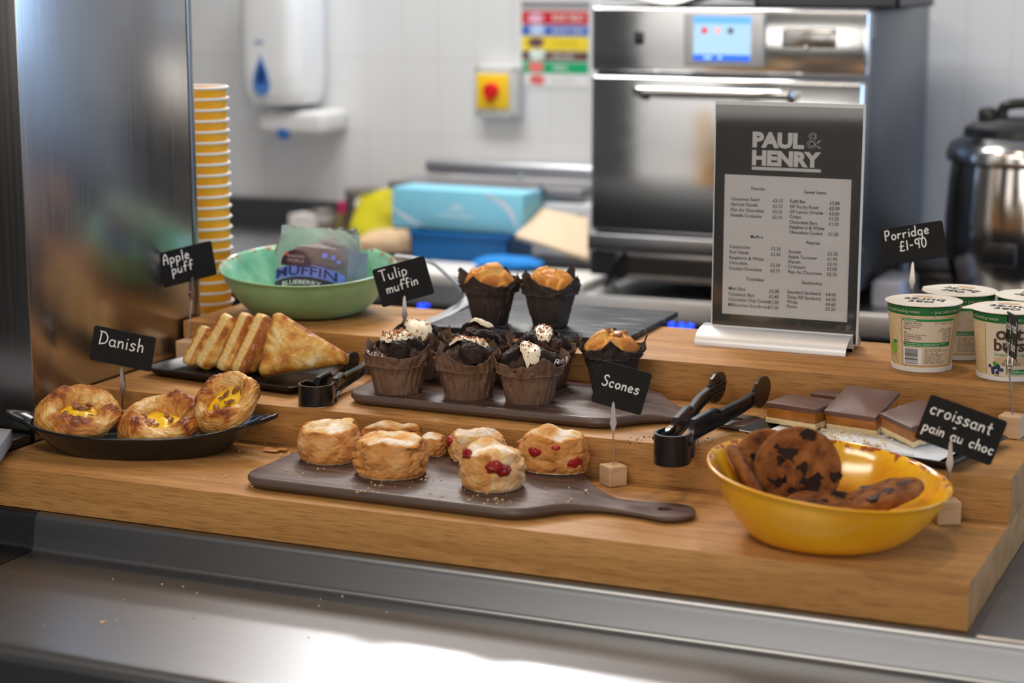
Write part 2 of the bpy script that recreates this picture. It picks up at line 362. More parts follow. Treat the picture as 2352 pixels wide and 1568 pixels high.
struct(mesh('wall_front', bx(-5, 4.5, -4.6, -4.5, -.9, 1.85), mat('front_paint', (.07, .068, .066), .8), smooth=False), 'dark wall of the seating area')
struct(mesh('wall_left', bx(-5.1, -5, -4.5, YW, -.9, 1.85), mat('side_paint', (.35, .34, .33), .8), smooth=False), 'painted side wall')

# ------------------------------------------------------------------ front counter
def counter_profile(z0=0.0):
    p = [(.80, -.05), (.80, z0), (.004, z0)]
    p += [(-.006+.012*0-.010*math.sin(R(a))+.01, z0-.010+.010*math.cos(R(a))) for a in (15, 35, 55, 75, 90)]
    q = []
    for y, z in p:
        q.append((y, z))
    q = [(.80, -.06), (.80, z0), (0.0, z0)]
    q += [(-.012*math.sin(R(a)), z0-.012+.012*math.cos(R(a))) for a in (18, 36, 54, 72, 90)]
    q[-1] = (-.0125, -.0135); q += [(-.0172, -.040)] + [(-.0180, -.0428), (-.0200, -.0455), (-.0230, -.0473), (-.0275, -.048)]
    q += [(-.30, -.048)] + [(-.318-.016*math.sin(R(a)), -.064+.016*math.cos(R(a))) for a in (0, 22, 45, 67, 90)]
    q += [(-.334, -.9), (.80, -.9)]
    return q
def extr_x(prof, x0, x1):
    n = len(prof); V = [(x0, y, z) for y, z in prof]+[(x1, y, z) for y, z in prof]
    Fc = [(i, i+n, (i+1) % n+n, (i+1) % n) for i in range(n)]+[tuple(range(n)), tuple(range(2*n-1, n-1, -1))]
    return V, Fc
sc_ = mesh('serving_counter', extr_x(counter_profile(), -1.181, 1.6), ST_TOP)
tag(sc_, 'brushed stainless serving counter with raised ledge and scratched lower shelf under the wooden riser', 'counter')
sl_ = mesh('serving_counter', extr_x([(y+.0035, z+.0004) if y < .5 else (.10, z) for y, z in counter_profile()], -2.6, -1.1825), steel('dark_counter_steel', (.13, .13, .14), .34, (110, 3, 110), .05, .01))
tag(sl_, 'dark steel counter section left of the vertical joint at the bottom left', 'counter')

rc_ = mesh('rear_counter', bx(-2.6, -1.1825, .1005, .80, -.9, 0, .002), ST_PLAIN); tag(rc_, 'plain steel counter behind the tall casing where the cup stack stands', 'counter')
# ------------------------------------------------------------------ wooden stepped riser: three solid steps
rs = thing('display_riser', 'three-stepped oak display riser carrying the pastries on the steel counter', 'display stand', (0, 0, 0))
mesh('step', bx(XL, 0, 0.0, Y4, 0.0006, Z1, .0012), OAK, rs, angle=30)
mesh('step', bx(XL, -.0004, Y2, Y4, Z1, Z2, .0012), OAK, rs, angle=30)
mesh('step', bx(XL, -.0008, Y3, Y4, Z2, Z3, .0012), OAK, rs, angle=30)

# ------------------------------------------------------------------ steel upright at the left
pn = thing('steel_partition', 'tall brushed stainless steel casing at the left end of the riser', 'steel casing', (-1.281, .34, 0))
mesh('body', bx(-.55, 0, -.212, .193, 0, 1.5, .002), ST_PANEL, pn, angle=30)
mesh('back_panel', bx(-.549, -.012, .1932, .196, 0, 1.5, .001), mat('reflector_white', (.80, .79, .77), .35), pn, angle=30)  # unseen white sheet added so the oven front reflects something bright
mesh('edge_strip', bx(-.01, .0, .1965, .209, 0, 1.5, .001), steel('strip_steel', (.40, .39, .38), .3, (160, 160, 2), .05, .06), pn, angle=30)

# ------------------------------------------------------------------ back worktop, fridge, things on it
YB = 1.875                                    # front edge of the back worktop
wt = thing('back_worktop', 'stainless steel worktop along the tiled wall under the oven', 'worktop', (0, YB, 0))
prof = [(YW-YB-.002, -.04), (YW-YB-.002, 0), (.006, 0), (.002, -.0015), (0, -.006), (0, -.05), (.012, -.05), (.012, -.04)]
mesh('top', extr_x(prof, -3.6, 1.6), steel('worktop_steel', (.62, .62, .63), .30, (3, 160, 160), .06, .03), wt)
mesh('upstand', bx(-3.6, 1.6, YW-YB-.022, YW-YB-.003, 0, .072, .002), mat('upstand_steel', (.20, .20, .205), .35, 1.0), wt)
fr = thing('under_counter_fridge', 'dark fridge under the back worktop with small blue lights', 'fridge', (0, YB+.05, -.9))
mesh('body', bx(-3.5, 1.5, 0, .6, 0, .848, .003), mat('fridge_dark', (.010, .013, .022), .35), fr)
LED = mat('blue_indicator', (.02, .08, .9), .4, emit=(.01, .05, 1.0), emit_s=4.5)
for px, py in ((968, 703), (981, 697), (1543, 745), (1566, 748), (1572, 755), (1586, 748), (1557, 757)):
    q = PY(px, py, YB+.05)
    mesh('indicator_light', xf(lathe([(.0001, .006), (.0045, .005), (.006, 0)], 14), RX(PI/2)), LED, fr, loc=(q.x, -.0005, q.z+.9))
# ------------------------------------------------------------------ oven
OX0, OX1, OY, OZ0, OZ1 = -1.160, -.575, 1.892, .038, .602
ov = thing('countertop_oven', 'stainless high-speed oven with touch screen and bar handle on the back worktop', 'oven', (OX0, OY, 0))
OW = OX1-OX0
SIDE = mat('oven_side', (.16, .165, .18), .38, .85)
mesh('cabinet', bx(.0, OW, .03, .585, OZ0, OZ1, .004), SIDE, ov)
mesh('control_fascia', bx(.0, OW, 0, .032, .470, OZ1, .006, 3), ST_OVEN, ov)
dr = mesh('door', join(bx(.004, OW-.004, -.012, .029, .135, .462, .008, 3)), ST_OVEN, ov)
mesh('lower_trim', bx(.0, OW, -.018, .030, .093, .130, .005, 3), mat('oven_dark_steel', (.30, .30, .31), .3, 1.0), ov)
mesh('lower_panel', bx(.0, OW, .0, .030, OZ0, .0925, .004), DARKGREY, ov)
mesh('trim_bar', bx(.085, OW-.02, -.010, .0, .082, .0925, .002), mat('bar_steel', (.75, .70, .67), .3, 1.0), ov)
vg = mesh('vent_grille', bx(.085, OW-.02, -.004, .0, .006+OZ0, .0815, .001), mat('grille_black', (.02, .02, .02), .5), ov)
sl = []
for i in range(9):
    sl.append(bx(.09, OW-.025, -.0075, -.004, OZ0+.009+i*.0042, OZ0+.0105+i*.0042))
mesh('slats', join(*sl), mat('slat_grey', (.10, .095, .09), .45, .6), vg)
mesh('louvres', join(*[bx(.09+i*.0095, .0965+i*.0095, -.011, -.003, OZ0-.003, OZ0+.0075, .001, 1) for i in range(41)]), mat('louvre_steel', (.5, .46, .42), .35, 1.0), vg)
fx = lambda px, py: PY(px, py, OY)
# handle
h0, h1 = fx(1485, 205), fx(1825, 210)
hy = -.055
path = crom([(h0.x-OX0+.004, -.01, h0.z-.012), (h0.x-OX0-.004, hy+.012, h0.z-.002), (h0.x-OX0+.016, hy, h0.z), ((h0.x+h1.x)/2-OX0, hy, h0.z), (h1.x-OX0-.016, hy, h0.z), (h1.x-OX0+.004, hy+.012, h0.z-.002), (h1.x-OX0-.004, -.01, h0.z-.012)], 6)
mesh('handle', tube(path, .0105, 14), CHROME, dr)
# screen in its surround
a, b = fx(1572, 152), fx(1760, 30); c0, c1 = fx(1597, 138), fx(1730, 38)
sr = mesh('screen_surround', bx(a.x-OX0, b.x-OX0, -.012, .001, a.z, b.z, .004), mat('surround_grey', (.50, .51, .53), .35, .3), ov)
x0, x1, z0, z1 = c0.x-OX0, c1.x-OX0, c0.z, c1.z
W_, H_ = x1-x0, z1-z0
scr = mesh('screen', bx(x0, x1, -.0145, -.011, z0, z1), mat('screen_glow', (.02, .02, .03), .25, emit=(.50, .78, 1.0), emit_s=.92), sr, smooth=False)
mesh('screen_bar', bx(x0, x1, -.0155, -.0146, z0, z0+H_*.14), mat('screen_blue', (.01, .05, .3), .25, emit=(.03, .16, .80), emit_s=.95), scr, smooth=False)
mesh('screen_bar', bx(x0, x1, -.0155, -.0146, z1-H_*.16, z1), mat('screen_sky', (.02, .1, .5), .25, emit=(.16, .48, 1.0), emit_s=.95), scr, smooth=False)
ic = [((.70, .03, .10), .14), ((.85, .45, .45), .37), ((.10, .12, .18), .60)]
for col, u in ic:
    mesh('icon', xf(lathe([(.0001, .001), (.0065, .0008), (.0068, 0)], 18), T(x0+W_*(u+.05), -.0146, z0+H_*.68) @ RX(PI/2)), mat('icon_%d' % int(u*100), col, .4, emit=col, emit_s=.5), scr)
for u in (.20, .27, .45): mesh('icon', bx(x0+W_*u, x0+W_*(u+.05), -.0163, -.0156, z0+H_*.045, z0+H_*.10), mat('icon_pale', (.5, .8, 1), .4, emit=(.4, .75, 1), emit_s=.8), scr, smooth=False)
# small square port, badge with screws
q = fx(1468, 88); mesh('port_cover', bx(q.x-OX0-.010, q.x-OX0+.010, -.003, .001, q.z-.013, q.z+.013, .002), BLACKPL, ov)
mesh('port_slot', bx(q.x-OX0-.005, q.x-OX0+.005, -.005, -.003, q.z-.004, q.z+.008, .001), DARKGREY, ov)
a, b = fx(1797, 108), fx(1922, 66)
bd = mesh('badge_plate', bx(a.x-OX0, b.x-OX0, -.007, .001, a.z, b.z, .004), mat('badge_steel', (.42, .41, .40), .22, 1.0), ov)
for u, v in ((.06, .9), (.94, .86), (.45, .0)):
    mesh('screw', xf(lathe([(.0001, .004), (.0035, .003), (.0045, 0)], 12), T(a.x-OX0+(b.x-a.x)*u, -.007, a.z+(b.z-a.z)*v) @ RX(PI/2)), CHROME, bd)
mesh('side_vent', join(*[bx(OW-.0005, OW+.0012, .03, .055, .548+i*.008, .551+i*.008) for i in range(6)]), mat('vent_pale', (.5, .5, .52), .4), ov)
for x in (.03, OW-.03):
    for y in (.045, .53): mesh('foot', xf(lathe([(.016, 0), (.018, .004), (.012, .01), (.012, .045)], 20, True, True), T(x, y, .0005)), mat('foot_grey', (.42, .43, .42), .5), ov)
# tray and folded sheet lying on the oven
tr = mesh('baking_tray', join(bx(0, .30, 0, .34, 0, .004), bx(0, .30, 0, .006, .0, .022), bx(0, .30, .334, .34, 0, .022), bx(0, .006, 0, .34, 0, .022), bx(.294, .3, 0, .34, 0, .022)), mat('tray_dark', (.06, .06, .065), .4, .7), loc=(-.835, 1.98, OZ1+.0006))
tag(tr, 'dark baking tray lying on top of the oven at its right', 'baking tray')
def shf(u, v):
    return (u*.30+.012*math.sin(v*5), v*.30, .012+.008*math.sin(u*9+v*3)+.012*sstep(.55, 1, u)+.004*math.sin(v*14))
ps = mesh('paper_sheet', join(grid(shf, 24, 16), grid(lambda u, v: tuple(Vector(shf(u, v))-Vector((0, 0, .004))), 24, 16, flip=True)), WHITEPAPER, loc=(-1.150, 1.893, OZ1+.0035))
tag(ps, 'white sheet of paper draped on the left of the oven top', 'paper sheet')
# power lead by the left foot of the oven
q = [P(1425, 585, .02), P(1412, 600, .04), P(1402, 640, .02), P(1380, 672, .008)]
yy = 1.868
cpts = [PY(1432, 580, 1.878), PY(1415, 598, 1.868), PY(1403, 632, 1.868), PY(1392, 655, 1.868)]
cb = mesh('power_lead', tube(crom([tuple(p) for p in cpts], 6), .006, 10), BLACKPL)
tag(cb, 'black lead hanging at the lower left corner of the oven', 'cable')

# ------------------------------------------------------------------ dispenser on the wall
DY = YW
d0, d1 = PY(545, 238, DY-.19), PY(676, 30, DY-.19)
dp = thing('towel_dispenser', 'white wall dispenser with a blue drop above the worktop', 'dispenser', ((d0.x+d1.x)/2, DY, d0.z))
dw, dh = d1.x-d0.x, .34
def disp(u, v):
    a = 2*PI*u; k = .28+.72*1; z = v*dh
    n = 4.5; cx, sx_ = math.cos(a), math.sin(a)
    rr = 1/((abs(cx)**n+abs(sx_)**n)**(1/n)); tap = 1.0+.04*v
    inset = 1-.10*(1-sstep(0, .07, v))-.02*sstep(.6, 1, v)
    return (cx*rr*dw/2*tap*inset, -.098+sx_*rr*.095*(.90+.10*sstep(.0, .25, v))*inset, z)
body = grid(disp, 72, 30, cu=True); n = 72
body = (body[0], body[1]+[tuple(range(n-1, -1, -1)), tuple(range(29*n, 30*n))])
mesh('housing', body, WHITEPL, dp)
drop = []
for i in range(40):
    t = i/40*2*PI; drop.append((.033*math.sin(t)*math.sin(t/2)**1.4, -.052*math.cos(t)))
q = PY(600, 172, DY-.192)
dl = [(-x+q.x-dp.location.x, -.1935, q.z-dp.location.z-(-z)*-1 if False else q.z-dp.location.z+z) for x, z in drop]
def flat_poly(pts, y, back=False): return [(p[0], y, p[1]) for p in pts], [tuple(range(len(pts)-1, -1, -1)) if not back else tuple(range(len(pts)))]
def drop_poly(k, cx, cz, y, th=.002):
    pts = [(cx+k*x, cz-k*z) for x, z in drop]
    V = [(x, y, z) for x, z in pts]+[(x, y+th, z) for x, z in pts]; m_ = len(pts)
    return V, [tuple(range(m_)), tuple(range(2*m_-1, m_-1, -1))]+[(i, (i+1) % m_, (i+1) % m_+m_, i+m_) for i in range(m_)]
cx, cz = q.x-dp.location.x, q.z-dp.location.z
e1 = mesh('drop_emblem', drop_poly(1.0, cx, cz, -.1945, .02), mat('emblem_blue', (.07, .20, .55), .4), dp, smooth=False)
mesh('drop_core', drop_poly(.55, cx+.001, cz+.004, -.1955, .001), mat('emblem_navy', (.015, .05, .20), .4), e1, smooth=False)
mesh('emblem_line', bx(cx-.016, cx+.010, -.1952, -.17, cz+.078, cz+.088), mat('emblem_grey', (.35, .40, .55), .5), dp)
t0, t1 = PY(605, 300, DY-.12), PY(752, 266, DY-.12)
mesh('drip_tray', bx(t0.x-dp.location.x, t1.x-dp.location.x, -.15, -.002, t0.z-dp.location.z, t1.z-dp.location.z+.01, .012, 3), mat('tray_white', (.70, .70, .70), .4), dp)
q = PY(657, 306, DY-.13)
mesh('push_button', xf(lathe([(.0001, .02), (.012, .02), (.015, .014), (.015, 0)], 20), T(q.x-dp.location.x, -.135, q.z-dp.location.z) @ RX(PI/2)), mat('button_blue', (.03, .13, .45), .4), dp)

# ------------------------------------------------------------------ isolator switch
s0, s1 = PY(1090, 268, DY-.05), PY(1188, 152, DY-.05)
sw = thing('isolator_switch', 'grey wall isolator box with red knob on yellow plate', 'switch', ((s0.x+s1.x)/2, DY, s0.z))
sh_, sw_ = s1.z-s0.z, s1.x-s0.x
mesh('housing', bx(-sw_/2, sw_/2, -.05, 0, 0, sh_, .005, 3), mat('switch_grey', (.55, .56, .55), .45), sw)
mesh('yellow_plate', bx(-sw_*.44, sw_*.32, -.057, -.049, sh_*.16, sh_*.84, .004), mat('switch_yellow', (.86, .56, .015), .4), sw)
kn = xf(lathe([(.0001, .018), (.017, .018), (.020, .012), (.021, 0)], 28), T(-sw_*.07, -.057, sh_*.52) @ RX(PI/2))
kb = drop_poly(.45, -sw_*.07, sh_*.47, -.079, .02)
kb = ([(x, y, 2*sh_*.47-z) for x, y, z in kb[0]], [tuple(reversed(f_)) for f_ in kb[1]])
mesh('red_knob', join(kn, kb), mat('switch_red', (.72, .015, .015), .35), sw)
for x in (-.42, .42):
    for z in (.06, .94): mesh('screw', xf(lathe([(.0001, .003), (.004, .002), (.005, 0)], 12), T(sw_*x, -.05, sh_*z) @ RX(PI/2)), mat('screw_grey', (.3, .3, .3), .4, .8), sw)

# ------------------------------------------------------------------ hygiene chart on the wall
p0, p1 = PY(1198, 200, DY), PY(1356, 2, DY)
pc = thing('hygiene_chart', 'wall chart with red, blue, yellow, brown and green bands left of the oven', 'poster', (p0.x, DY-.0005, p0.z))
pw, ph = p1.x-p0.x, p1.z-p0.z
mesh('sheet', bx(0, pw, -.002, 0, 0, ph), mat('chart_white', (.74, .75, .76), .5), pc, smooth=False)
mesh('header', bx(0, pw, -.0026, -.002, ph*.90, ph), mat('chart_grey', (.28, .28, .29), .6), pc, smooth=False)
bands = [('RAW MEAT', (.55, .01, .02), 'W', .73, .88), ('RAW FISH', (.03, .12, .50), 'W', .60, .715), ('COOKED', (.85, .66, .03), 'Y', .43, .59), ('SALAD', (.13, .07, .055), 'W', .315, .42), ('VEG', (.01, .38, .16), 'W', .17, .30), ('BAKERY', (.78, .78, .78), 'G', .02, .15)]
for s, col, ink, v0, v1 in bands:
    bd = mesh('colour_band', bx(.002, pw-.003, -.003, -.0021, ph*v0, ph*v1), mat('band_'+s.lower().replace(' ', '_'), col, .5), pc, smooth=False)
    tx = upright(fit(text_vf(s, bold=.01), pw*.46, pw*.46+pw*.05*len(s)+.012, ph*(v0+(v1-v0)*.28), ph*(v0+(v1-v0)*.72)), -.0034)
    mesh('lettering', tx, {'W': INK_W, 'Y': mat('band_ochre', (.55, .40, .02), .6), 'G': mat('band_grey', (.55, .55, .56), .6)}[ink], bd, smooth=False)
def blob(cx, cz, rx, rz, sd, y):
    pts = [(cx+rx*(1+.3*n1(math.cos(a)*2, math.sin(a)*2, sd))*math.cos(a), cz+rz*(1+.3*n1(math.sin(a)*2, math.cos(a)*2, sd+4))*math.sin(a)) for a in [2*PI*i/24 for i in range(24)]]
    return [(x, y, z) for x, z in pts], [tuple(range(24))]
for i, (v, col) in enumerate(((.80, (.55, .30, .40)), (.66, (.35, .45, .65)), (.52, (.10, .05, .06)), (.38, (.55, .65, .62)), (.24, (.62, .14, .14)), (.09, (.55, .12, .12)))):
    mesh('food_picture', blob(pw*(.22+.02*(i % 2)), ph*v, pw*.12, ph*.06, i, -.0036), mat('food_%d' % i, col, .6, col2=tuple(c*1.6 for c in col), scale=60), pc, smooth=False)

# ------------------------------------------------------------------ kettle on the right
kq = PY(2352, 620, 2.10)
kt = thing('soup_kettle', 'polished steel soup kettle with black lid at the right edge', 'kettle', (PY(2345, 500, 2.10).x, 2.12, 0.0006))
kr = kt.location.x-PY(2172, 470, 2.10).x
ktop = PY(2330, 345, 2.12-kr*.4).z
mesh('body', lathe([(kr*.80, 0), (kr*.86, .01), (kr*.90, .05), (kr*1.0, .11), (kr*1.01, ktop*.55), (kr*.98, ktop*.8), (kr*.95, ktop*.93)], 64, True), mat('kettle_steel', (.46, .43, .40), .14, 1.0), kt)
mesh('base', lathe([(kr*.83, 0.0), (kr*.84, .022), (kr*.80, .024)], 48, True), BLACKPL, kt)
mesh('rim', lathe([(kr*.95, ktop*.90), (kr*1.02, ktop*.92), (kr*1.03, ktop*.97), (kr*.98, ktop*1.03), (kr*.80, ktop*1.08)], 64), mat('kettle_rim', (.62, .60, .58), .18, 1.0), kt)
ld = mesh('lid', lathe([(kr*.82, ktop*1.075), (kr*.80, ktop*1.13), (kr*.66, ktop*1.17), (kr*.2, ktop*1.20), (.0001, ktop*1.205)], 48), BLACKPL, kt)
mesh('lid_knob', tube(crom([(-.05, 0, ktop*1.19), (-.045, 0, ktop*1.26), (0, 0, ktop*1.28), (.045, 0, ktop*1.26), (.05, 0, ktop*1.19)], 5), .011, 10), BLACKPL, ld)
mesh('lid_hinge', bx(-kr*.62, -kr*.40, -.03, .03, ktop*1.15, ktop*1.25, .008), BLACKPL, ld)
mesh('label_plate', xf(bx(-.035, .035, -.003, .003, 0, .045, .003), RZ(-.12) @ T(0, -kr*1.005, ktop*.30)), BLACKPL, kt)

# ------------------------------------------------------------------ worktop clutter (left of the oven)
def put(px, py, z=0.0006): return P(px, py, z)
# chopping board
b0, b1, b2 = put(930, 652), put(1352, 660), put(1000, 578)
cbd = mesh('chopping_board', prism([(-1.60, YB+.008), (-1.172, YB+.008), (-1.172, YB+.185), (-1.62, YB+.185)], .0006, .019, .004), mat('board_white', (.72, .70, .67), .45))
tag(cbd, 'white chopping board lying at the front edge of the back worktop', 'chopping board')
# kraft bread bag
q = put(930, 580); 
def bag(u, v, L, W, H, sd):
    a = 2*PI*u; t = v*2-1; e = max(0, 1-abs(t)**3.0)
    return (t*L/2, math.cos(a)*W/2*(.55+.45*e)+.006*n1(t*3, a, sd), max(0, H/2+math.sin(a)*H/2*e**.7*(1+.15*n1(t*4, a*1.5, sd+3))))
kb = mesh('bread_bag', xf(grid(lambda u, v: bag(u, v, .22, .11, .06, 1), 28, 24, cu=True), RZ(.15)), mat('kraft', (.60, .41, .24), .8, col2=(.70, .50, .32), scale=10), loc=(put(915, 585).x, put(915, 585).y+.02, .0006))
tag(kb, 'rounded kraft paper bread bag behind the chopping board', 'paper bag')
wb = mesh('paper_bag', xf(grid(lambda u, v: bag(u, v, .13, .08, .045, 5), 24, 18, cu=True), RZ(-.1)), mat('bag_white', (.74, .72, .70), .8), loc=(-1.99, 2.235, .0006))
tag(wb, 'small white paper bag left of the kraft bread bag', 'paper bag')
# yellow packet
q = put(865, 560)
def pack(u, v):
    a = 2*PI*u; k = 1-.35*max(0, v-.35)**1.0
    return (.072*math.cos(a)*k*(1+.10*n1(v*4, a, 1))+.022*v, .036*math.sin(a)*(1-.9*v**2)*(1+.25*n1(v*6, a*2, 4)), v*.132*(1+.10*math.cos(a)+.04*math.sin(3*a)))
yp = mesh('yellow_packet', xf(grid(pack, 30, 16, cu=True), RZ(.2)), mat('packet_yellow', (.72, .66, .03), .35, col2=(.62, .55, .02), scale=9), loc=(PY(860, 500, 2.38).x, 2.38, .0006))
tag(yp, 'crumpled bright yellow packet beside the pale blue carton', 'packet')
# jars, tins and carton
def jar(name, label, cat, px0, px1, ptop, y, mbody, mlid, lidh=.02, h=None, extra=None):
    a, b = PY(px0, ptop, y), PY(px1, ptop, y); r = (b.x-a.x)/2; t = thing(name, label, cat, ((a.x+b.x)/2, y, .0006)); H = a.z
    mesh('body', lathe([(r*.92, 0), (r, .004), (r, H-lidh)], 32, True, True), mbody, t)
    if mlid: mesh('lid', lathe([(r*1.03, H-lidh), (r*1.03, H-.003), (r*.95, H)], 32, True, True), mlid, t)
    return t, r, H
t, r, H = jar('spice_tub', 'brown tub with white spot label behind the yellow packet', 'tub', 798, 872, 432, 2.52, mat('tub_brown', (.10, .075, .07), .5), mat('tub_lid', (.16, .14, .12), .5))
mesh('spot_label', xf(lathe([(.0001, .0015), (.017, .001), (.0172, 0)], 20), T(r*.35, -r*.96, H*.72) @ RZ(.3) @ RX(PI/2)), WHITEPAPER, t)
t, r, H = jar('food_tin', 'grey labelled tin left of the yellow packet', 'tin', 716, 764, 478, 2.46, mat('tin_grey', (.40, .38, .37), .4), mat('tin_top', (.22, .20, .19), .4, .6), .012)
mesh('tin_label', lathe([(r*1.012, H*.25), (r*1.012, H*.55)], 32), mat('tin_brown', (.16, .12, .10), .5), t)
jar('food_tin', 'dark olive tin squeezed between the grey tin and the yellow packet', 'tin', 758, 796, 474, 2.50, mat('tin_olive', (.16, .14, .05), .5), None)
jar('pink_pot', 'magenta-lidded pot behind the yellow packet', 'pot', 778, 812, 462, 2.56-.02, mat('pot_white', (.6, .58, .58), .5), mat('pot_pink', (.55, .02, .13), .4), .06)
a, b = PY(662, 492, 2.40), PY(716, 492, 2.40)
ct = mesh('white_carton', bx(a.x, b.x, 2.40, 2.47, .0006, a.z, .002), mat('carton_white', (.62, .59, .57), .6), smooth=False); tag(ct, 'plain off-white carton left of the grey tin', 'carton')
# blue crate with the pale blue film carton on it
a, b = PY(965, 520, 2.14), PY(1188, 520, 2.14)
cr = thing('blue_crate', 'deep blue plastic crate under the pale blue carton', 'crate', ((a.x+b.x)/2, 2.16, .0006)); cw = (b.x-a.x)/2; ch = a.z-.002
BLUE = mat('crate_blue', (.006, .12, .36), .4)
mesh('body', join(bx(-cw, cw, -.07, .07, 0, .004), bx(-cw, cw, -.07, -.066, 0, ch), bx(-cw, cw, .066, .07, 0, ch), bx(-cw, -cw+.004, -.07, .07, 0, ch), bx(cw-.004, cw, -.07, .07, 0, ch)), BLUE, cr, smooth=False)
mesh('rim', join(bx(-cw-.004, cw+.004, -.076, -.064, ch-.012, ch, .002), bx(-cw-.004, cw+.004, .064, .076, ch-.012, ch, .002)), BLUE, cr)
cl = mesh('blue_cloth', xf(grid(lambda u, v: bag(u, v, .16, .09, .030, 9), 30, 24, cu=True), RZ(.1)), mat('cloth_blue', (.0, .20, .62), .7), loc=(PY(1185, 580, 2.05).x, 2.05, .0195)); cl.location.y = 2.005
tag(cl, 'bright blue folded cloth on the chopping board beside the crate', 'cloth')
f0, f1 = PY(897, 505, 2.11), PY(1205, 415, 2.11)
fb = thing('film_carton', 'pale blue cling film carton resting on the blue crate', 'carton', ((f0.x+f1.x)/2, 2.165, cr.location.z+ch+.001), R(-3))
fw, fh = (f1.x-f0.x)/2, .092
mesh('box', bx(-fw, fw, -.05, .05, 0, fh, .002), mat('carton_sky', (.22, .60, .80), .45, col2=(.27, .66, .84), scale=4), fb)
def swoosh(x0, z0, x1, z1, bow, wd):
    top = [(x0+(x1-x0)*t+bow*math.sin(PI*t), z0+(z1-z0)*t+bow*.9*math.sin(PI*t)) for t in [i/14 for i in range(15)]]
    V, Fc = [], []
    for i, (x, z) in enumerate(top):
        k = wd*math.sin(PI*min(1, .15+.85*i/14)); V += [(x, -.0508, z), (x+k, -.0508, z+k*.3)]
    for i in range(14): Fc.append((2*i, 2*i+1, 2*i+3, 2*i+2))
    return V, Fc
for sw__ in (swoosh(fw*.38, fh*.97, fw*.93, fh*.05, .012, .014), swoosh(-fw*.99, fh*.45, -fw*.45, fh*.03, -.006, .012)): mesh('swoosh', sw__, mat('carton_pale', (.66, .74, .84), .5), fb, smooth=False)
mesh('print_mark', join(([(x, -.0508, z) for x, z in ((-.025, .045), (.025, .045), (.012, .055), (.004, .066), (-.004, .058), (-.014, .054))], [(0, 1, 2, 3, 4, 5)]), bx(-.045, .045, -.0509, -.0505, .030, .036)), mat('carton_print', (.5, .74, .86), .5), fb, smooth=False)
# wrapping machine behind
w0, w1 = PY(985, 400, 2.42), PY(1356, 378, 2.42)
wm = thing('wrap_sealer', 'steel film wrapping machine with a long roller behind the pale blue carton', 'wrapping machine', (w0.x, 2.36, .0006))
ww = w1.x-w0.x; hz = PY(1150, 388, 2.42).z
mesh('body', bx(0, ww+.02, .0, .20, 0, hz-.035, .006), mat('sealer_white', (.62, .62, .63), .35, .3), wm)
mesh('roller', xf(lathe([(.004, 0), (.019, 0), (.019, ww+.02), (.004, ww+.02)], 28), T(0, .06, hz) @ RY(PI/2)), mat('roller_steel', (.45, .45, .48), .3, .9), wm)
mesh('bed', bx(-.06, ww+.02, -.05, .1, hz-.05, hz-.030, .004), mat('bed_grey', (.30, .29, .31), .4, .6), wm)
for px, py in ((1193, 405), (1245, 432)):
    q = PY(px, py, 2.30); mesh('knob', xf(lathe([(.0001, .016), (.007, .015), (.009, .006), (.006, 0)], 18), T(q.x-w0.x, -.05, q.z) @ RX(PI/2)), CHROME, wm)
a, b = PY(1232, 525, 2.25), PY(1354, 478, 2.25)
lp = mesh('control_panel', bx(a.x-w0.x, b.x-w0.x+.02, -.07, 0.0, .0, b.z, .004), mat('panel_white', (.66, .67, .70), .4), wm)
mesh('display', bx(b.x-w0.x-.055, b.x-w0.x-.030, -.0725, -.069, a.z+.012, a.z+.032), INK_K, lp); mesh('keypad', bx(b.x-w0.x-.10, b.x-w0.x-.075, -.0725, -.069, a.z+.012, a.z+.030), mat('key_blue', (.30, .36, .60), .5), lp)
# kraft wedge tray leaning
q = [PY(1183, 540, 2.06), PY(1350, 590, 2.06), PY(1350, 500, 2.20), PY(1245, 478, 2.20)]
V = [tuple(p) for p in q]; V += [(p.x, p.y+.006, p.z-.010) for p in q]
wd = mesh('cardboard_lid', (V, [(0, 1, 2, 3), (7, 6, 5, 4), (0, 4, 5, 1), (1, 5, 6, 2), (2, 6, 7, 3), (3, 7, 4, 0)]), mat('card_tan', (.66, .50, .34), .75, col2=(.72, .56, .40), scale=8), smooth=False)
tag(wd, 'tan cardboard sheet leaning against the wrapping machine beside the oven', 'cardboard')
# tray under it, dark
dk = mesh('black_tray', bx(PY(1190, 560, 2.06).x, OX0-.005, 2.075, 2.20, .0006, .028, .004), DARKGREY); tag(dk, 'shallow black tray beneath the tan cardboard', 'tray')
dk = mesh('dark_tub', bx(PY(918, 510, 2.4).x, PY(972, 510, 2.4).x, 2.36, 2.44, .0006, .075, .006), mat('tub_black', (.012, .012, .012), .5)); tag(dk, 'small black tub between the bread bag and the blue crate', 'tub')
# steel trim: dark appliance and pale box at right
a, b = PY(2005, 672, 1.95), PY(2080, 625, 1.95)
pb = mesh('plastic_tub', bx(a.x, b.x, 1.93, 2.08, .0006, .058, .01, 3), mat('tub_lilac', (.42, .43, .50), .4)); tag(pb, 'pale lilac plastic tub right of the oven, behind the porridge pots', 'tub')
sc2 = thing('weighing_scale', 'low black scale between the oven and the soup kettle', 'scale', ((OX1+kt.location.x-kr*.9)/2+.002, 2.33, .0006)); sw2 = (kt.location.x-kr*.9-OX1)/2-.014
mesh('base', bx(-sw2, sw2, -.08, .08, 0, .03, .006), BLACKPL, sc2); mesh('platform', bx(-sw2+.01, sw2-.01, -.07, .07, .03, .05, .006), DARKGREY, sc2)
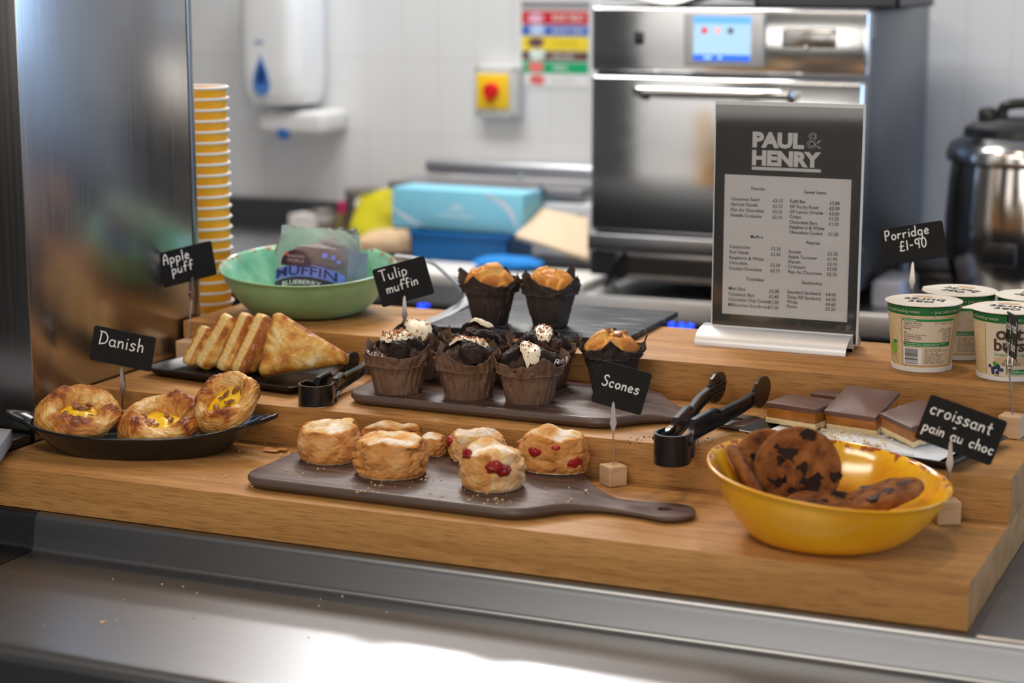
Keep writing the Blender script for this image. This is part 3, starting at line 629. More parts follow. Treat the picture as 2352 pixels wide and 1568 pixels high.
# white papers on the counter at the far left
A_, B_ = P(27, 985, .086), P(-6, 1032, .086)
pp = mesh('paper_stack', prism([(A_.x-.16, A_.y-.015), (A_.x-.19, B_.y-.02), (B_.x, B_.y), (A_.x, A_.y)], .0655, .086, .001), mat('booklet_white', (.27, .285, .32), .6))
tag(pp, 'stack of white sheets at the far left behind the black dish', 'paper stack')
bs = mesh('black_box', bx(-1.46, -1.283, -.01, .122, .0006, .065, .003), BLACKPL); tag(bs, 'low black box under the white sheets at the far left', 'box')
# ------------------------------------------------------------------ paddle boards
BRD = wood('board_melamine', (.150, .090, .072), (.092, .052, .041), (.042, .023, .018), .50, (5, 80, 80), (24, 420, 420), .3, .6, .2)
BRDE = mat('board_edge', (.110, .078, .066), .34, spec=.4)
def paddle_outline(L, W, hl, hw, cr=.035, s=1):
    """body 0..L along x, handle beyond; W across y"""
    pts = []
    hb = hw/2
    ctrl = [(0, W/2-cr), (0, 0), (0, -W/2+cr)]
    o = []
    for a in range(180, 271, 10): o.append((cr+cr*math.cos(R(a)), -W/2+cr+cr*math.sin(R(a))))
    c2 = .055
    for a in range(270, 331, 10): o.append((L-c2+c2*math.cos(R(a)), -W/2+c2+c2*math.sin(R(a))))
    neck = crom([o[-1]+(0,), (L+.018, -hb*1.35, 0), (L+.05, -hb*.78, 0), (L+hl*.6, -hb*.82, 0), (L+hl-hb*1.0, -hb*1.03, 0)], 5)[1:]
    o += [(p.x, p.y) for p in neck]
    for a in range(-80, 81, 10): o.append((L+hl-hb+hb*1.03*math.cos(R(a)), hb*1.03*math.sin(R(a))))
    low = list(o[:])
    # mirror the lower half to make the upper one
    half = [p for p in low if p[1] < -1e-6]
    up = [(x, -y) for x, y in reversed(half)]
    mid = [p for p in low if p[1] >= -1e-6 and p[0] > L]
    tip = [(L+hl-hb+hb*1.03, 0.0)]
    return half+tip+up
def board(name, label, loc, rz, L=.405, W=.198, hl=.155, hw=.062):
    t = thing(name, label, 'serving board', loc, rz)
    out = paddle_outline(L, W, hl, hw)
    hc = (L+hl-.036, 0); hole = [(hc[0]+.0085*math.cos(2*PI*i/20), .0085*math.sin(2*PI*i/20)) for i in range(20)]
    # plate with a drilled hole: outline bridged to the hole on the top and bottom faces
    bm = bmesh.new()
    def ring(pts, z): return [bm.verts.new((x, y, z)) for x, y in pts]
    def inset(pts, d):
        r = []; n = len(pts)
        for i in range(n):
            a = Vector(pts[i-1]); b_ = Vector(pts[(i+1) % n]); t_ = (b_-a).normalized(); r.append((pts[i][0]-t_.y*d, pts[i][1]+t_.x*d))
        return r
    lv = [(.012, .0), (.004, .003), (.0, .008), (.0, .0125), (.0016, .0150), (.004, .0160)]
    rings = [ring(inset(out, d), z) for d, z in lv]; n = len(out)
    side = []
    for a, b_ in zip(rings, rings[1:]):
        for i in range(n): side.append(bm.faces.new((a[i], a[(i+1) % n], b_[(i+1) % n], b_[i])))
    ht, hb_ = ring(hole, .0160), ring(hole, 0)
    for i in range(20): side.append(bm.faces.new((ht[i], ht[(i+1) % 20], hb_[(i+1) % 20], hb_[i])))
    bmesh.ops.triangle_fill(bm, use_beauty=True, use_dissolve=False, edges=list({e for r_ in (rings[-1], ht) for i in range(len(r_)) for e in r_[i].link_edges if e.other_vert(r_[i]) in (r_[(i+1) % len(r_)], r_[i-1])}), normal=(0, 0, 1))
    bmesh.ops.triangle_fill(bm, use_beauty=True, use_dissolve=False, edges=list({e for r_ in (rings[0], hb_) for i in range(len(r_)) for e in r_[i].link_edges if e.other_vert(r_[i]) in (r_[(i+1) % len(r_)], r_[i-1])}), normal=(0, 0, -1))
    for v_ in bm.verts: v_.co.z *= 1-.42*sstep(L-.005, L+.06, v_.co.x)
    bmesh.ops.recalc_face_normals(bm, faces=list(bm.faces))
    o = mesh('board', bm_out(bm), BRD, t, angle=35)
    o.data.materials.append(BRDE)
    for p in o.data.polygons:
        if abs(p.normal.z) < .93: p.material_index = 1
    return t
SB = board('paddle_board', 'dark brown paddle board holding the scones on the lowest step', (-.9, .124, Z1+.0006), R(-1.0))
MB = board('paddle_board', 'dark brown paddle board holding the chocolate muffins on the middle step', (-.893, .385, Z2+.0006), R(-1.2), .405, .198, .155, .062)
TB = Z1+.0166; TM = Z2+.0166

# ------------------------------------------------------------------ bowls
def speckle(name, c1, c2, c3, rough=.16, crackle=0.0, rimtone=(.30, .10, .05), rz=.0):
    m = bpy.data.materials.new(name); m.use_nodes = True; nt = m.node_tree; L = nt.links.new; b = nt.nodes['Principled BSDF']
    tc = nd(nt, 'ShaderNodeTexCoord'); n = nd(nt, 'ShaderNodeTexNoise'); n.inputs['Scale'].default_value = 26; n.inputs['Detail'].default_value = 8
    L(tc.outputs['Object'], n.inputs['Vector']); r = nd(nt, 'ShaderNodeValToRGB'); e = r.color_ramp.elements
    e[0].position = .35; e[0].color = (*c1, 1); e[1].position = .66; e[1].color = (*c3, 1); k = e.new(.5); k.color = (*c2, 1)
    L(n.outputs['Fac'], r.inputs[0]); out = r.outputs[0]
    v = nd(nt, 'ShaderNodeTexNoise'); v.inputs['Scale'].default_value = 90; v.inputs['Detail'].default_value = 6; L(tc.outputs['Object'], v.inputs['Vector'])
    at = nd(nt, 'ShaderNodeAttribute', attribute_name='tone'); ma = nd(nt, 'ShaderNodeMath', operation='MULTIPLY_ADD'); ma.inputs[1].default_value = .30
    L(at.outputs['Fac'], ma.inputs[0]); L(v.outputs['Fac'], ma.inputs[2])
    cr = nd(nt, 'ShaderNodeValToRGB'); cr.color_ramp.elements[0].position = .76; cr.color_ramp.elements[1].position = .84
    L(ma.outputs[0], cr.inputs[0]); mx = nd(nt, 'ShaderNodeMix', data_type='RGBA'); L(cr.outputs[0], mx.inputs[0]); L(out, mx.inputs[6]); mx.inputs[7].default_value = (*rimtone, 1)
    out = mx.outputs[2]
    if crackle:
        vo = nd(nt, 'ShaderNodeTexVoronoi', feature='DISTANCE_TO_EDGE'); vo.inputs['Scale'].default_value = 190; L(tc.outputs['Object'], vo.inputs['Vector'])
        c2_ = nd(nt, 'ShaderNodeMapRange'); c2_.inputs['From Max'].default_value = .05; c2_.inputs['To Min'].default_value = crackle; c2_.inputs['To Max'].default_value = 0
        L(vo.outputs['Distance'], c2_.inputs[0]); m3 = nd(nt, 'ShaderNodeMix', data_type='RGBA'); L(c2_.outputs[0], m3.inputs[0]); L(out, m3.inputs[6]); m3.inputs[7].default_value = (*rimtone, 1); out = m3.outputs[2]
    L(out, b.inputs['Base Color']); b.inputs['Roughness'].default_value = rough; b.inputs['Coat Weight'].default_value = .15; return m
def bowl(name, label, loc, Rm, zr, A, ph, kb, mi, mo, kx=1.0, rz=0.0):
    t = thing(name, label, 'bowl', loc)
    def rim_z(a): return zr+A*math.cos(a-ph)
    n = 96
    ex = [(.0001, 0), (kb*.9, 0), (kb, .004), (kb+.20*(1-kb), .07), (kb+.38*(1-kb), .20), (kb+.58*(1-kb), .40), (kb+.75*(1-kb), .62), (kb+.88*(1-kb), .82), (.965, .93), (.985, .955), (1.0, .975), (.997, .995), (.985, 1.0)]
    inn = [(.985, 1.0), (.968, .985), (.945, .94), (kb+.80*(1-kb), .80), (kb+.66*(1-kb), .61), (kb+.48*(1-kb), .40), (kb+.28*(1-kb), .22), (kb+.05*(1-kb), .11), (kb*.8, .085), (.0001, .08)]
    def surf(pr):
        V = []; tone = []
        for r_, k in pr:
            for i in range(n):
                a = 2*PI*i/n; wob = 1+.008*math.sin(3*a+ph)+.006*math.sin(5*a)
                V.append((Rm*r_*kx*wob*math.cos(a), Rm*r_/kx*wob*math.sin(a), rim_z(a)*k)); tone.append(sstep(.80, 1.0, k))
        Fc = [(j*n+i, j*n+(i+1) % n, (j+1)*n+(i+1) % n, (j+1)*n+i) for j in range(len(pr)-1) for i in range(n)]
        return (V, Fc), tone
    s, tn = surf(ex); mesh('outside', s, mo, t, tone=[0.0]*len(tn), angle=180); s, tn = surf(inn); mesh('inside', s, mi, t, tone=tn, angle=180)
    return t
YI = speckle('bowl_yellow_inside', (.80, .33, .008), (.88, .46, .012), (.90, .52, .02), .13, .22, (.36, .08, .02))
YO = speckle('bowl_yellow_outside', (.84, .38, .006), (.86, .41, .008), (.88, .45, .012), .28, 0, (.36, .08, .02))
GI = speckle('bowl_green_inside', (.12, .40, .25), (.19, .52, .34), (.30, .64, .46), .13, 0, (.34, .15, .09))
GO = speckle('bowl_green_outside', (.20, .36, .17), (.23, .40, .195), (.26, .43, .22), .30, 0, (.34, .15, .09))
YBL = bowl('serving_bowl', 'glossy yellow speckled bowl of chocolate cookies at the right of the lowest step', (-.1813, .112, Z1+.0006), .137, .0754, .0136, 3.06, .56, YI, YO)
GBL = bowl('serving_bowl', 'mint green speckled bowl holding wrapped muffins on the top step', (-1.1409, .6369, Z3+.0006), .137, .0754, .0136, 1.94, .56, GI, GO)

# ------------------------------------------------------------------ black gratin dish
DG = mat('black_ceramic', (.010, .010, .011), .16, coat=.3)
gd = thing('gratin_dish', 'black oval eared dish holding three danishes on the lowest step', 'dish', (-1.121, .143, Z1+.0006), R(20))
def ears(a, k):
    e = max(0, 1-abs(math.sin(a))/.30); return 1+.17*e**.6*k
def dish_surf(pr, n=120):
    V = []
    for r_, z, ek in pr:
        for i in range(n):
            a = 2*PI*i/n; g = ears(a, ek); V.append((.158*r_*g*math.cos(a), .081*r_*math.sin(a)*(1 if g < 1.02 else 1), z+.010*abs(math.cos(a))**3*(z/.032)+.006*max(0, g-1)/.17*(z/.032)))
    return V, [(j*n+i, j*n+(i+1) % n, (j+1)*n+(i+1) % n, (j+1)*n+i) for j in range(len(pr)-1) for i in range(n)]
mesh('dish', dish_surf([(.0001, .0, 0), (.70, 0, 0), (.72, .002, 0), (.80, .010, 0), (.92, .024, .2), (.985, .0305, 1), (1.0, .032, 1), (1.0, .0345, 1), (.985, .0350, 1), (.955, .0325, .9), (.90, .026, .1), (.78, .011, 0), (.70, .0065, 0), (.0001, .006, 0)]), DG, gd, angle=180)

# ------------------------------------------------------------------ trays
def tray(name, label, cat, loc, rz, L, W, H, fl, m, r=.012):
    t = thing(name, label, cat, loc, rz)
    rings = [(fl, 0), (fl*.9, .0015), (.004, H*.8), (0, H), (.0015, H+.0012), (.005, H), (fl+.003, .0045), (fl+.01, .004)]
    V, Fc = [], []; n = None
    for d, z in rings:
        o = rrect(L-2*d, W-2*d, max(.003, r-d*.3), 5); n = len(o); V += [(x, y, z) for x, y in o]
    for j in range(len(rings)-1): Fc += [(j*n+i, j*n+(i+1) % n, (j+1)*n+(i+1) % n, (j+1)*n+i) for i in range(n)]
    Fc += [tuple(range(n-1, -1, -1)), tuple(range((len(rings)-1)*n, len(rings)*n))]
    mesh('tray', (V, Fc), m, t, angle=45); return t
TRB = mat('tray_black', (.007, .007, .008), .28, spec=.3)
AT = tray('pastry_tray', 'black rectangular tray holding the apple turnovers on the middle step', 'tray', (-1.102, .388, Z2+.0006), R(-8), .275, .150, .013, .016, TRB)
SLATE = mat('slate_melamine', (.010, .012, .016), .40, spec=.2, col2=(.030, .034, .042), col3=(.22, .23, .25), lo=.40, hi=.56, scale=11, stretch=(1.2, 8, 1), bump=.35, bscale=16, bstretch=(1.0, 7, 1), bdist=.0025)
ST = tray('shortbread_tray', 'dark slate-look tray with paper and caramel shortbread on the middle step', 'tray', (-.190, .358, Z2+.0006), R(-13), .292, .172, .011, .014, mat('tray_slate', (.012, .015, .020), .24))
# printed paper
pl = thing('printed_paper', 'white printed paper sheet lying under the shortbread', 'paper', (-.192, .354, Z2+.0060), R(-13))
mesh('sheet', grid(lambda u, v: ((u-.5)*.240, (v-.5)*.128, .0006+.0012*math.sin(u*7+v*4)**2), 20, 10), mat('paper_bluewhite', (.74, .78, .82), .6), pl)
pr_ = []
for i, (x, y, s) in enumerate(((-.07, -.054, 'Slow'), (-.02, -.058, 'baked'), (.035, -.054, 'daily'), (-.045, -.042, '&'), (.010, -.040, 'good'), (.06, -.058, 'treats'))):
    V, Fc = text_vf(s, size=.011); pr_.append(([(v[0]+x, v[1]*.8+y, .0024) for v in V], Fc))
mesh('print', join(*pr_), INK_K, pl, smooth=False)
SL = mesh('slate_board', xf(bx(-.155, .155, -.127, .127, 0, .009, .0015), RZ(0)), SLATE, loc=(-.752, .688, Z3+.0006), rot=(0, 0, R(1)))
tag(SL, 'dark slate board under the two golden muffins on the top step', 'slate board')

# ------------------------------------------------------------------ tongs (black, moulded): U-bend, two arms, spoon-shaped grips
def tongs(name, label, loc, rz, rx, L, spread, m, bend_r=.019, hgt=.030, tipw=.036, drop=0.0):
    t = thing(name, label, 'tongs', loc, rot=(rx, 0, rz))
    # plan view: bend at origin, arms run along +y. blades stand upright
    arcp = [(bend_r*math.cos(R(a)), bend_r*math.sin(R(a)), 0) for a in range(180, 361, 12)]
    arcp = [(x, y+bend_r*.2, z) for x, y, z in arcp]
    sec = [(-.0016, 0), (.0016, 0), (.0016, hgt), (-.0016, hgt)]
    mesh('spring_bend', sweep([(-bend_r*.86, .022, 0)]+arcp+[(bend_r*.86, .022, 0)], [(a, b_-(drop if b_ == 0 else drop*.5)) for a, b_ in sec]), m, t, angle=30)
    for s in (-1, 1):
        p = crom([(s*bend_r*.86, .020, -drop*.75), (s*bend_r*.62, .037, .001), (s*(.012), .052, .004), (s*(spread*.32), L*.42, .006), (s*(spread*.46), L*.62, .010), (s*spread*.5, L*.80, .013)], 5)
        k = [(1, 1), ]*len(p); sc2_ = []
        for i in range(len(p)):
            u = i/(len(p)-1); sc2_.append((1.7, 1-.34*sstep(.05, .22, u)+.22*sstep(.3, .34, u)*(1-sstep(.56, .60, u))-.12*sstep(.6, .95, u)))
        secA = [(-.0018, 0), (.0018, 0), (.0028, .002), (.0026, .005), (.0006, .0065), (.0006, hgt-.0065), (.0026, hgt-.005), (.0028, hgt-.002), (.0018, hgt), (-.0018, hgt)]
        am = mesh('arm', sweep([tuple(q) for q in p], secA, scales=sc2_), m, t, angle=30)
        # grip: scalloped oval paddle
        n = 40; e = p[-1]; V = []; pts = []
        for i in range(n):
            a = 2*PI*i/n; rr = 1+.025*math.cos(14*a); pts.append((.033*rr*math.cos(a), tipw/2*rr*math.sin(a)))
        for off in (-.0017, .0017):
            V += [(e.x+off*s+(.004*s)*(1-(x/.03)**2)*.0, e.y+.022+x, e.z+hgt*.28+z) for x, z in pts]
        Fc = [tuple(range(n)), tuple(range(2*n-1, n-1, -1))]+[(i, i+n, (i+1) % n+n, (i+1) % n) for i in range(n)]
        gp = mesh('grip', (V, Fc), m, am, angle=30)
        dots = []
        for i in range(7):
            for j in range(5):
                x, z = (i-3)*.0075, (j-2)*.0062
                if (x/.026)**2+(z/.015)**2 < 1: dots.append(xf(lathe([(.0018, 0), (.0011, .0016), (.0001, .0019)], 6), T(e.x-s*.0017, e.y+.022+x, e.z+hgt*.28+z) @ RY(-s*PI/2)))
        mesh('grip_studs', join(*dots), m, gp)
    return t
TONGM = mat('tong_black', (.010, .010, .012), .22)
TR = tongs('tongs', 'black plastic tongs overhanging the middle step beside the shortbread tray', (-.402, .2100, Z2+.0010), R(-3), R(2.2), .272, .062, TONGM, .0205, .031, .040, .015)
TL = tongs('tongs', 'black plastic tongs lying between the turnover tray and the muffin board', (-.926, .268, Z2+.0012), R(8), R(0), .20, .03, TONGM, .0225, .028, .030)

# ------------------------------------------------------------------ signs
SIGNM = mat('sign_steel', (.46, .43, .41), .30, 1.0)
def sign(label, base, bz, blk, brot, clip, card_c, cw, ch, yaw, roll, lines, wd=.0017):
    """block on a step, thin rod, clip, blackboard card with marker lettering"""
    t = thing('price_sign', label, 'sign', base)
    mesh('block', xf(box(0, 0, blk/2, blk, blk, blk, .0008, 1), RZ(brot)), BLOCKW, t, angle=30)
    B = Vector(base); c = Vector(clip)-B; cc = Vector(card_c)-B
    mesh('rod', tube([(0, 0, blk-.002), (c.x*.5, c.y*.5, (blk+c.z-.02)*.5), (c.x, c.y, c.z-.020)], .0011, 8), SIGNM, t)
    jaw = [(-.0024, .0), (-.0032, -.010), (-.0042, -.017), (-.0014, -.027), (.0014, -.027), (.0042, -.017), (.0032, -.010), (.0024, .0), (.0017, .008), (.0, .011), (-.0017, .008)]
    M = T(*c) @ RZ(yaw)
    def jawp(y0, y1):
        V = [(x, y0, z) for x, z in jaw]+[(x, y1, z) for x, z in jaw]; n = len(jaw)
        return V, [tuple(range(n)), tuple(range(2*n-1, n-1, -1))]+[(i, i+n, (i+1) % n+n, (i+1) % n) for i in range(n)]
    mesh('clip', xf(join(jawp(-.0034, -.0022), jawp(.0020, .0032), xf(lathe([(.0028, -.004), (.0028, .004)], 12, True, True), T(0, 0, -.014) @ RX(PI/2))), M), SIGNM, t, angle=30)
    Mc = T(*cc) @ RZ(yaw) @ RY(-roll)
    o = prism(rrect(cw, ch, .0035), -.0006, .0006)
    o = ([(x, -z, y) for x, y, z in o[0]], o[1])
    cardo = mesh('card', xf(o, Mc), CARDBLK, t, angle=30)
    L = []
    for s, x, z, sz, dr in lines:
        V, Fc = hand(s, sz, x, z, wd, 0.04, dr); L.append(([(a, -.0011, b_) for a, b_, _ in V], Fc))
    mesh('lettering', xf(join(*L), Mc), INK_W, cardo, smooth=False)
    return t
def vplane(px, py, base, yaw):            # pixel -> vertical plane through base facing yaw
    n = Vector((math.sin(yaw), -math.cos(yaw), 0)); d = ray(px, py); return CAM + d*((Vector(base)-CAM).dot(n)/d.dot(n))
def sign_px(label, bpx, z, blk, brot, clip_px, corners, yaw, roll, lines, cw, ch, wd=.0017):
    base = Vector((*bpx[:2], z+.0006)) if len(bpx) == 3 else P(bpx[0], bpx[1], z)+Vector((0, 0, .0006))
    cc = sum((vplane(x, y, base, yaw) for x, y in corners), Vector())/4
    cl = vplane(clip_px[0], clip_px[1], base, yaw)
    n = Vector((math.sin(yaw), -math.cos(yaw), 0))
    return sign(label, tuple(base), z, blk, brot, tuple(cl), tuple(cc-n*0.0), cw, ch, yaw, roll, lines, wd)
sign_px('blackboard sign reading Danish behind the black oval dish', (-1.207, .226, 0), Z1, .027, R(3), (281, 860), ((217, 741), (362, 778), (346, 861), (203, 820)), R(20), R(-11),
        [('Danish', -.034, .0, .0185, 0)], .087, .049)
sign_px('blackboard sign reading Apple puff behind the turnovers', (-1.259, .477, 0), Z2, .027, R(0), (440, 650), ((369, 580), (482, 551), (491, 633), (378, 662)), R(55), R(9),
        [('Apple', -.037, .0075, .0150, .03), ('puff', -.026, -.0095, .0145, .03)], .087, .053)
sign_px('blackboard sign reading Tulip muffin above the dark muffins', (-.918, .470, 0), Z2, .026, R(3), (929, 695), ((855, 620), (972, 588), (998, 676), (880, 702)), R(27), R(15),
        [('Tulip', -.031, .0085, .0155, 0), ('muffin', -.026, -.0105, .0135, .04)], .077, .0565)
sign_px('blackboard sign reading Scones on a small cube at the end of the scone board', (-.4827, .2275, 0), Z1, .0252, R(-37), (1409, 940), ((1385, 828), (1499, 855), (1471, 952), (1356, 925)), R(18), R(-15),
        [('Scones', -.0245, -.0025, .0130, 0)], .0640, .0545)
sign_px('blackboard sign reading croissant and pain au choc behind the yellow bowl', (-.0690, .2225, 0), Z1, .0272, R(27), (2183, 1030), ((2137, 907), (2310, 962), (2278, 1068), (2103, 1010)), R(10), R(-18),
        [('croissant', -.0395, .0065, .0148, 0), ('-', -.009, -.0045, .009, 0), ('pain au choc', -.0405, -.0150, .0122, 0)], .0915, .0555)
sign_px('blackboard sign reading Porridge with its price behind the oat pots', (2095, 802), Z3, .028, R(5), (2096, 618), ((2018, 530), (2160, 502), (2177, 585), (2035, 615)), R(12), R(10),
        [('Porridge', -.037, .0085, .0135, .04), ('£1-90', -.019, -.0085, .0130, .04)], .087, .0515)
sign_px('blackboard sign turned almost edge-on at the far right end of the middle step', (-.036, .457, 0), Z2, .028, R(-7), (2320, 812), ((2304, 710), (2338, 722), (2343, 829), (2311, 818)), R(-72), R(5),
        [('rocky road', -.037, .006, .0135, 0), ('-', -.004, -.002, .011, 0), ('mint slice', -.034, -.018, .0135, 0)], .083, .054)

# ------------------------------------------------------------------ menu holder
ym = .658
tl, tr_ = PY(1645, 232, ym), PY(1988, 241, ym)
mw = tr_.x-tl.x; mh = tl.z-Z3-.010
mn = thing('menu_holder', 'clear acrylic menu stand with grey price list on the top step', 'menu stand', ((tl.x+tr_.x)/2, ym, Z3+.0006))
GL_ = mat('acrylic', (.95, .97, .97), .03, trans=1.0, ior=1.46)
mz = .010
mesh('acrylic_panel', bx(-mw/2, mw/2, -.0024, -.0012, mz, mz+mh, .0004, 1), GL_, mn, smooth=False)
mesh('acrylic_panel', bx(-mw/2, mw/2, .0012, .0024, mz, mz+mh, .0004, 1), GL_, mn, smooth=False)
mesh('acrylic_edge', join(bx(-mw/2-.0002, mw/2+.0002, -.0026, .0026, mz+mh-.0050, mz+mh+.0003), bx(mw/2-.002, mw/2+.0004, -.0026, .0026, mz, mz+mh-.0050), bx(-mw/2-.0004, -mw/2+.0010, -.0026, .0026, mz, mz+mh-.0050)), mat('acrylic_edge', (.62, .65, .67), .25), mn, smooth=False)
sx0, sx1, sz0, sz1 = -mw/2+.0012, mw/2-.0024, mz+.001, mz+mh-.0052
sh = mesh('menu_sheet', bx(sx0, sx1, -.0010, .0010, sz0, sz1), mat('menu_charcoal', (.055, .050, .047), .4), mn, smooth=False)
yf = -.0011
def mp(x, y):                             # crop coordinates of the notes -> sheet coordinates
    q = PY(1580+x/2.45, 220+y/2.45, ym); return q.x-mn.location.x, q.z-mn.location.z
LG = mat('menu_white', (.86, .84, .85), .6)
wx0, wz1 = mp(210, 440); wx1, _ = mp(922, 487); _, wz0 = mp(192, 1222)
pnl = mesh('price_panel', bx(wx0, wx1, yf-.0002, yf, wz0, wz1), LG, sh, smooth=False)
def blk(s, x0, y0, x1, y1, bold, y=yf-.0002):
    a, c_ = mp(x0, y1), mp(x1, y0); _, zt = mp(x0, y0); xx1 = mp(x1, y1)[0]
    return upright(fit(text_vf(s, bold=bold), a[0], xx1, a[1], zt), y)
lo = join(blk('PAUL', 365, 200, 655, 290, .055), blk('HENRY', 362, 303, 750, 390, .055))
a, _ = mp(362, 397); b_, _ = mp(750, 437); z1_ = mp(362, 397)[1]; z0_ = mp(362, 415)[1]
lo = join(lo, ([(a, yf-.0002, z0_), (b_, yf-.0002, z0_), (b_, yf-.0002, z1_), (a, yf-.0002, z1_)], [(0, 1, 2, 3)]))
lg = mesh('logo', lo, LG, sh, smooth=False)
mesh('ampersand', blk('&', 668, 205, 757, 294, .0), LG, lg, smooth=False)
am = blk('&', 668, 205, 757, 294, -.020, yf-.0004)
xs = [v[0] for v in am[0]]; zs = [v[2] for v in am[0]]; mxx, mzz = (min(xs)+max(xs))/2, (min(zs)+max(zs))/2
mesh('ampersand_inner', ([(mxx+(x-mxx)*.955, y, mzz+(z-mzz)*.955) for x, y, z in am[0]], am[1]), mat('menu_charcoal', (0, 0, 0)), lg, smooth=False)
LT = []
def line(s, x, y, al='LEFT', size=.0064, price=None, xp=None):
    px_, pz_ = mp(x, y); V, Fc = text_vf(s, al, .010, size); LT.append(upright(([(v[0]+px_, v[1]+pz_-size*.33, 0) for v in V], Fc), yf-.0004))
    if price:
        pxp = mp(xp, y)[0]; V, Fc = text_vf(price, 'RIGHT', .010, size); LT.append(upright(([(v[0]+pxp, v[1]+pz_-size*.33, 0) for v in V], Fc), yf-.0004))
for s, x, y in (('Pastries', 396, 522), ('Muffins', 390, 793), ('Traybakes', 380, 1032), ('Sweet Items', 718, 543), ('Pastries', 708, 827), ('Sandwiches', 700, 1053)): line(s, x, y, 'CENTER')
for s, y, p_ in (('Cinnamon Swirl', 577, '2.15'), ('Apricot Danish', 607, '2.15'), ('Pain Au Chocolate', 638, '2.15'), ('Nutella Croissant', 669, '2.75'), ('Cappuccino', 845, '2.75'), ('Red Velvet', 876, '2.50'),
                 ('Raspberry & White', 907, None), ('Chocolate', 936, '2.50'), ('Double Chocolate', 967, '2.75'), ('Mint Slice', 1081, '2.20'), ('Cinnamon Bun', 1112, '2.45'), ('Chocolate Chip Cookie', 1142, '1.20'), ('Millionaires Shortbread', 1172, '2.20')):
    line(s, 244-(y-577)*.028, y, 'LEFT', .0064, None if p_ is None else '£'+p_, 537-(y-577)*.042)
for s, y, p_ in (('Fulfil Bar', 592, '2.80'), ('GF Rocky Road', 621, '2.50'), ('GF Lemon Drizzle', 650, '2.50'), ('Crisps', 678, '1.25'), ('Chocolate Bars', 708, '1.20'), ('Raspberry & White', 736, None), ('Chocolate Cookie', 765, '1.20'),
                 ('Scones', 874, '2.20'), ('Apple Turnover', 903, '1.95'), ('Danish', 931, '2.15'), ('Croissant', 958, '2.00'), ('Pain Au Chocolate', 988, '2.15'), ('Standard Sandwich', 1101, '4.00'), ('Deep Fill Sandwich', 1129, '4.50'), ('Wrap', 1156, '4.60'), ('Panini', 1182, '5.20')):
    line(s, 576-(y-592)*.030, y, 'LEFT', .0064, None if p_ is None else '£'+p_, 857-(y-592)*.042)
mesh('lettering', join(*LT), INK_K, pnl, smooth=False)
# aluminium foot: a shallow arch front and back
ft = []
fx0, fx1 = -mw/2-.012, mw/2-.006
def arch(s):
    pr = []
    for i in range(13):
        t = i/12; a = R(90*t); pr.append((s*(.004+.040*math.sin(a)), .0225-.022*(1-math.cos(a))*1.0))
    th = [(y-s*.0014*0, z-.0016) for y, z in pr]
    pts = pr+th[::-1]; V = [(fx0, y, max(0, z)) for y, z in pts]+[(fx1, y, max(0, z)) for y, z in pts]; n = len(pts)
    f_ = [(i, i+n, (i+1) % n+n, (i+1) % n) for i in range(n)]+[tuple(range(n)), tuple(range(2*n-1, n-1, -1))]
    return V, f_
bmf = bmesh.new()
ALU = mat('foot_aluminium', (.74, .75, .77), .42, .35)
mesh('foot_wing', arch(-1), ALU, mn, angle=30); mesh('foot_wing', arch(1), ALU, mn, angle=30)
mesh('foot_channel', join(bx(fx0, fx1, -.0048, -.0026, 0, .024), bx(fx0, fx1, .0026, .0048, 0, .024), bx(fx0, fx1, -.0048, .0048, 0, .004)), ALU, mn, smooth=False)
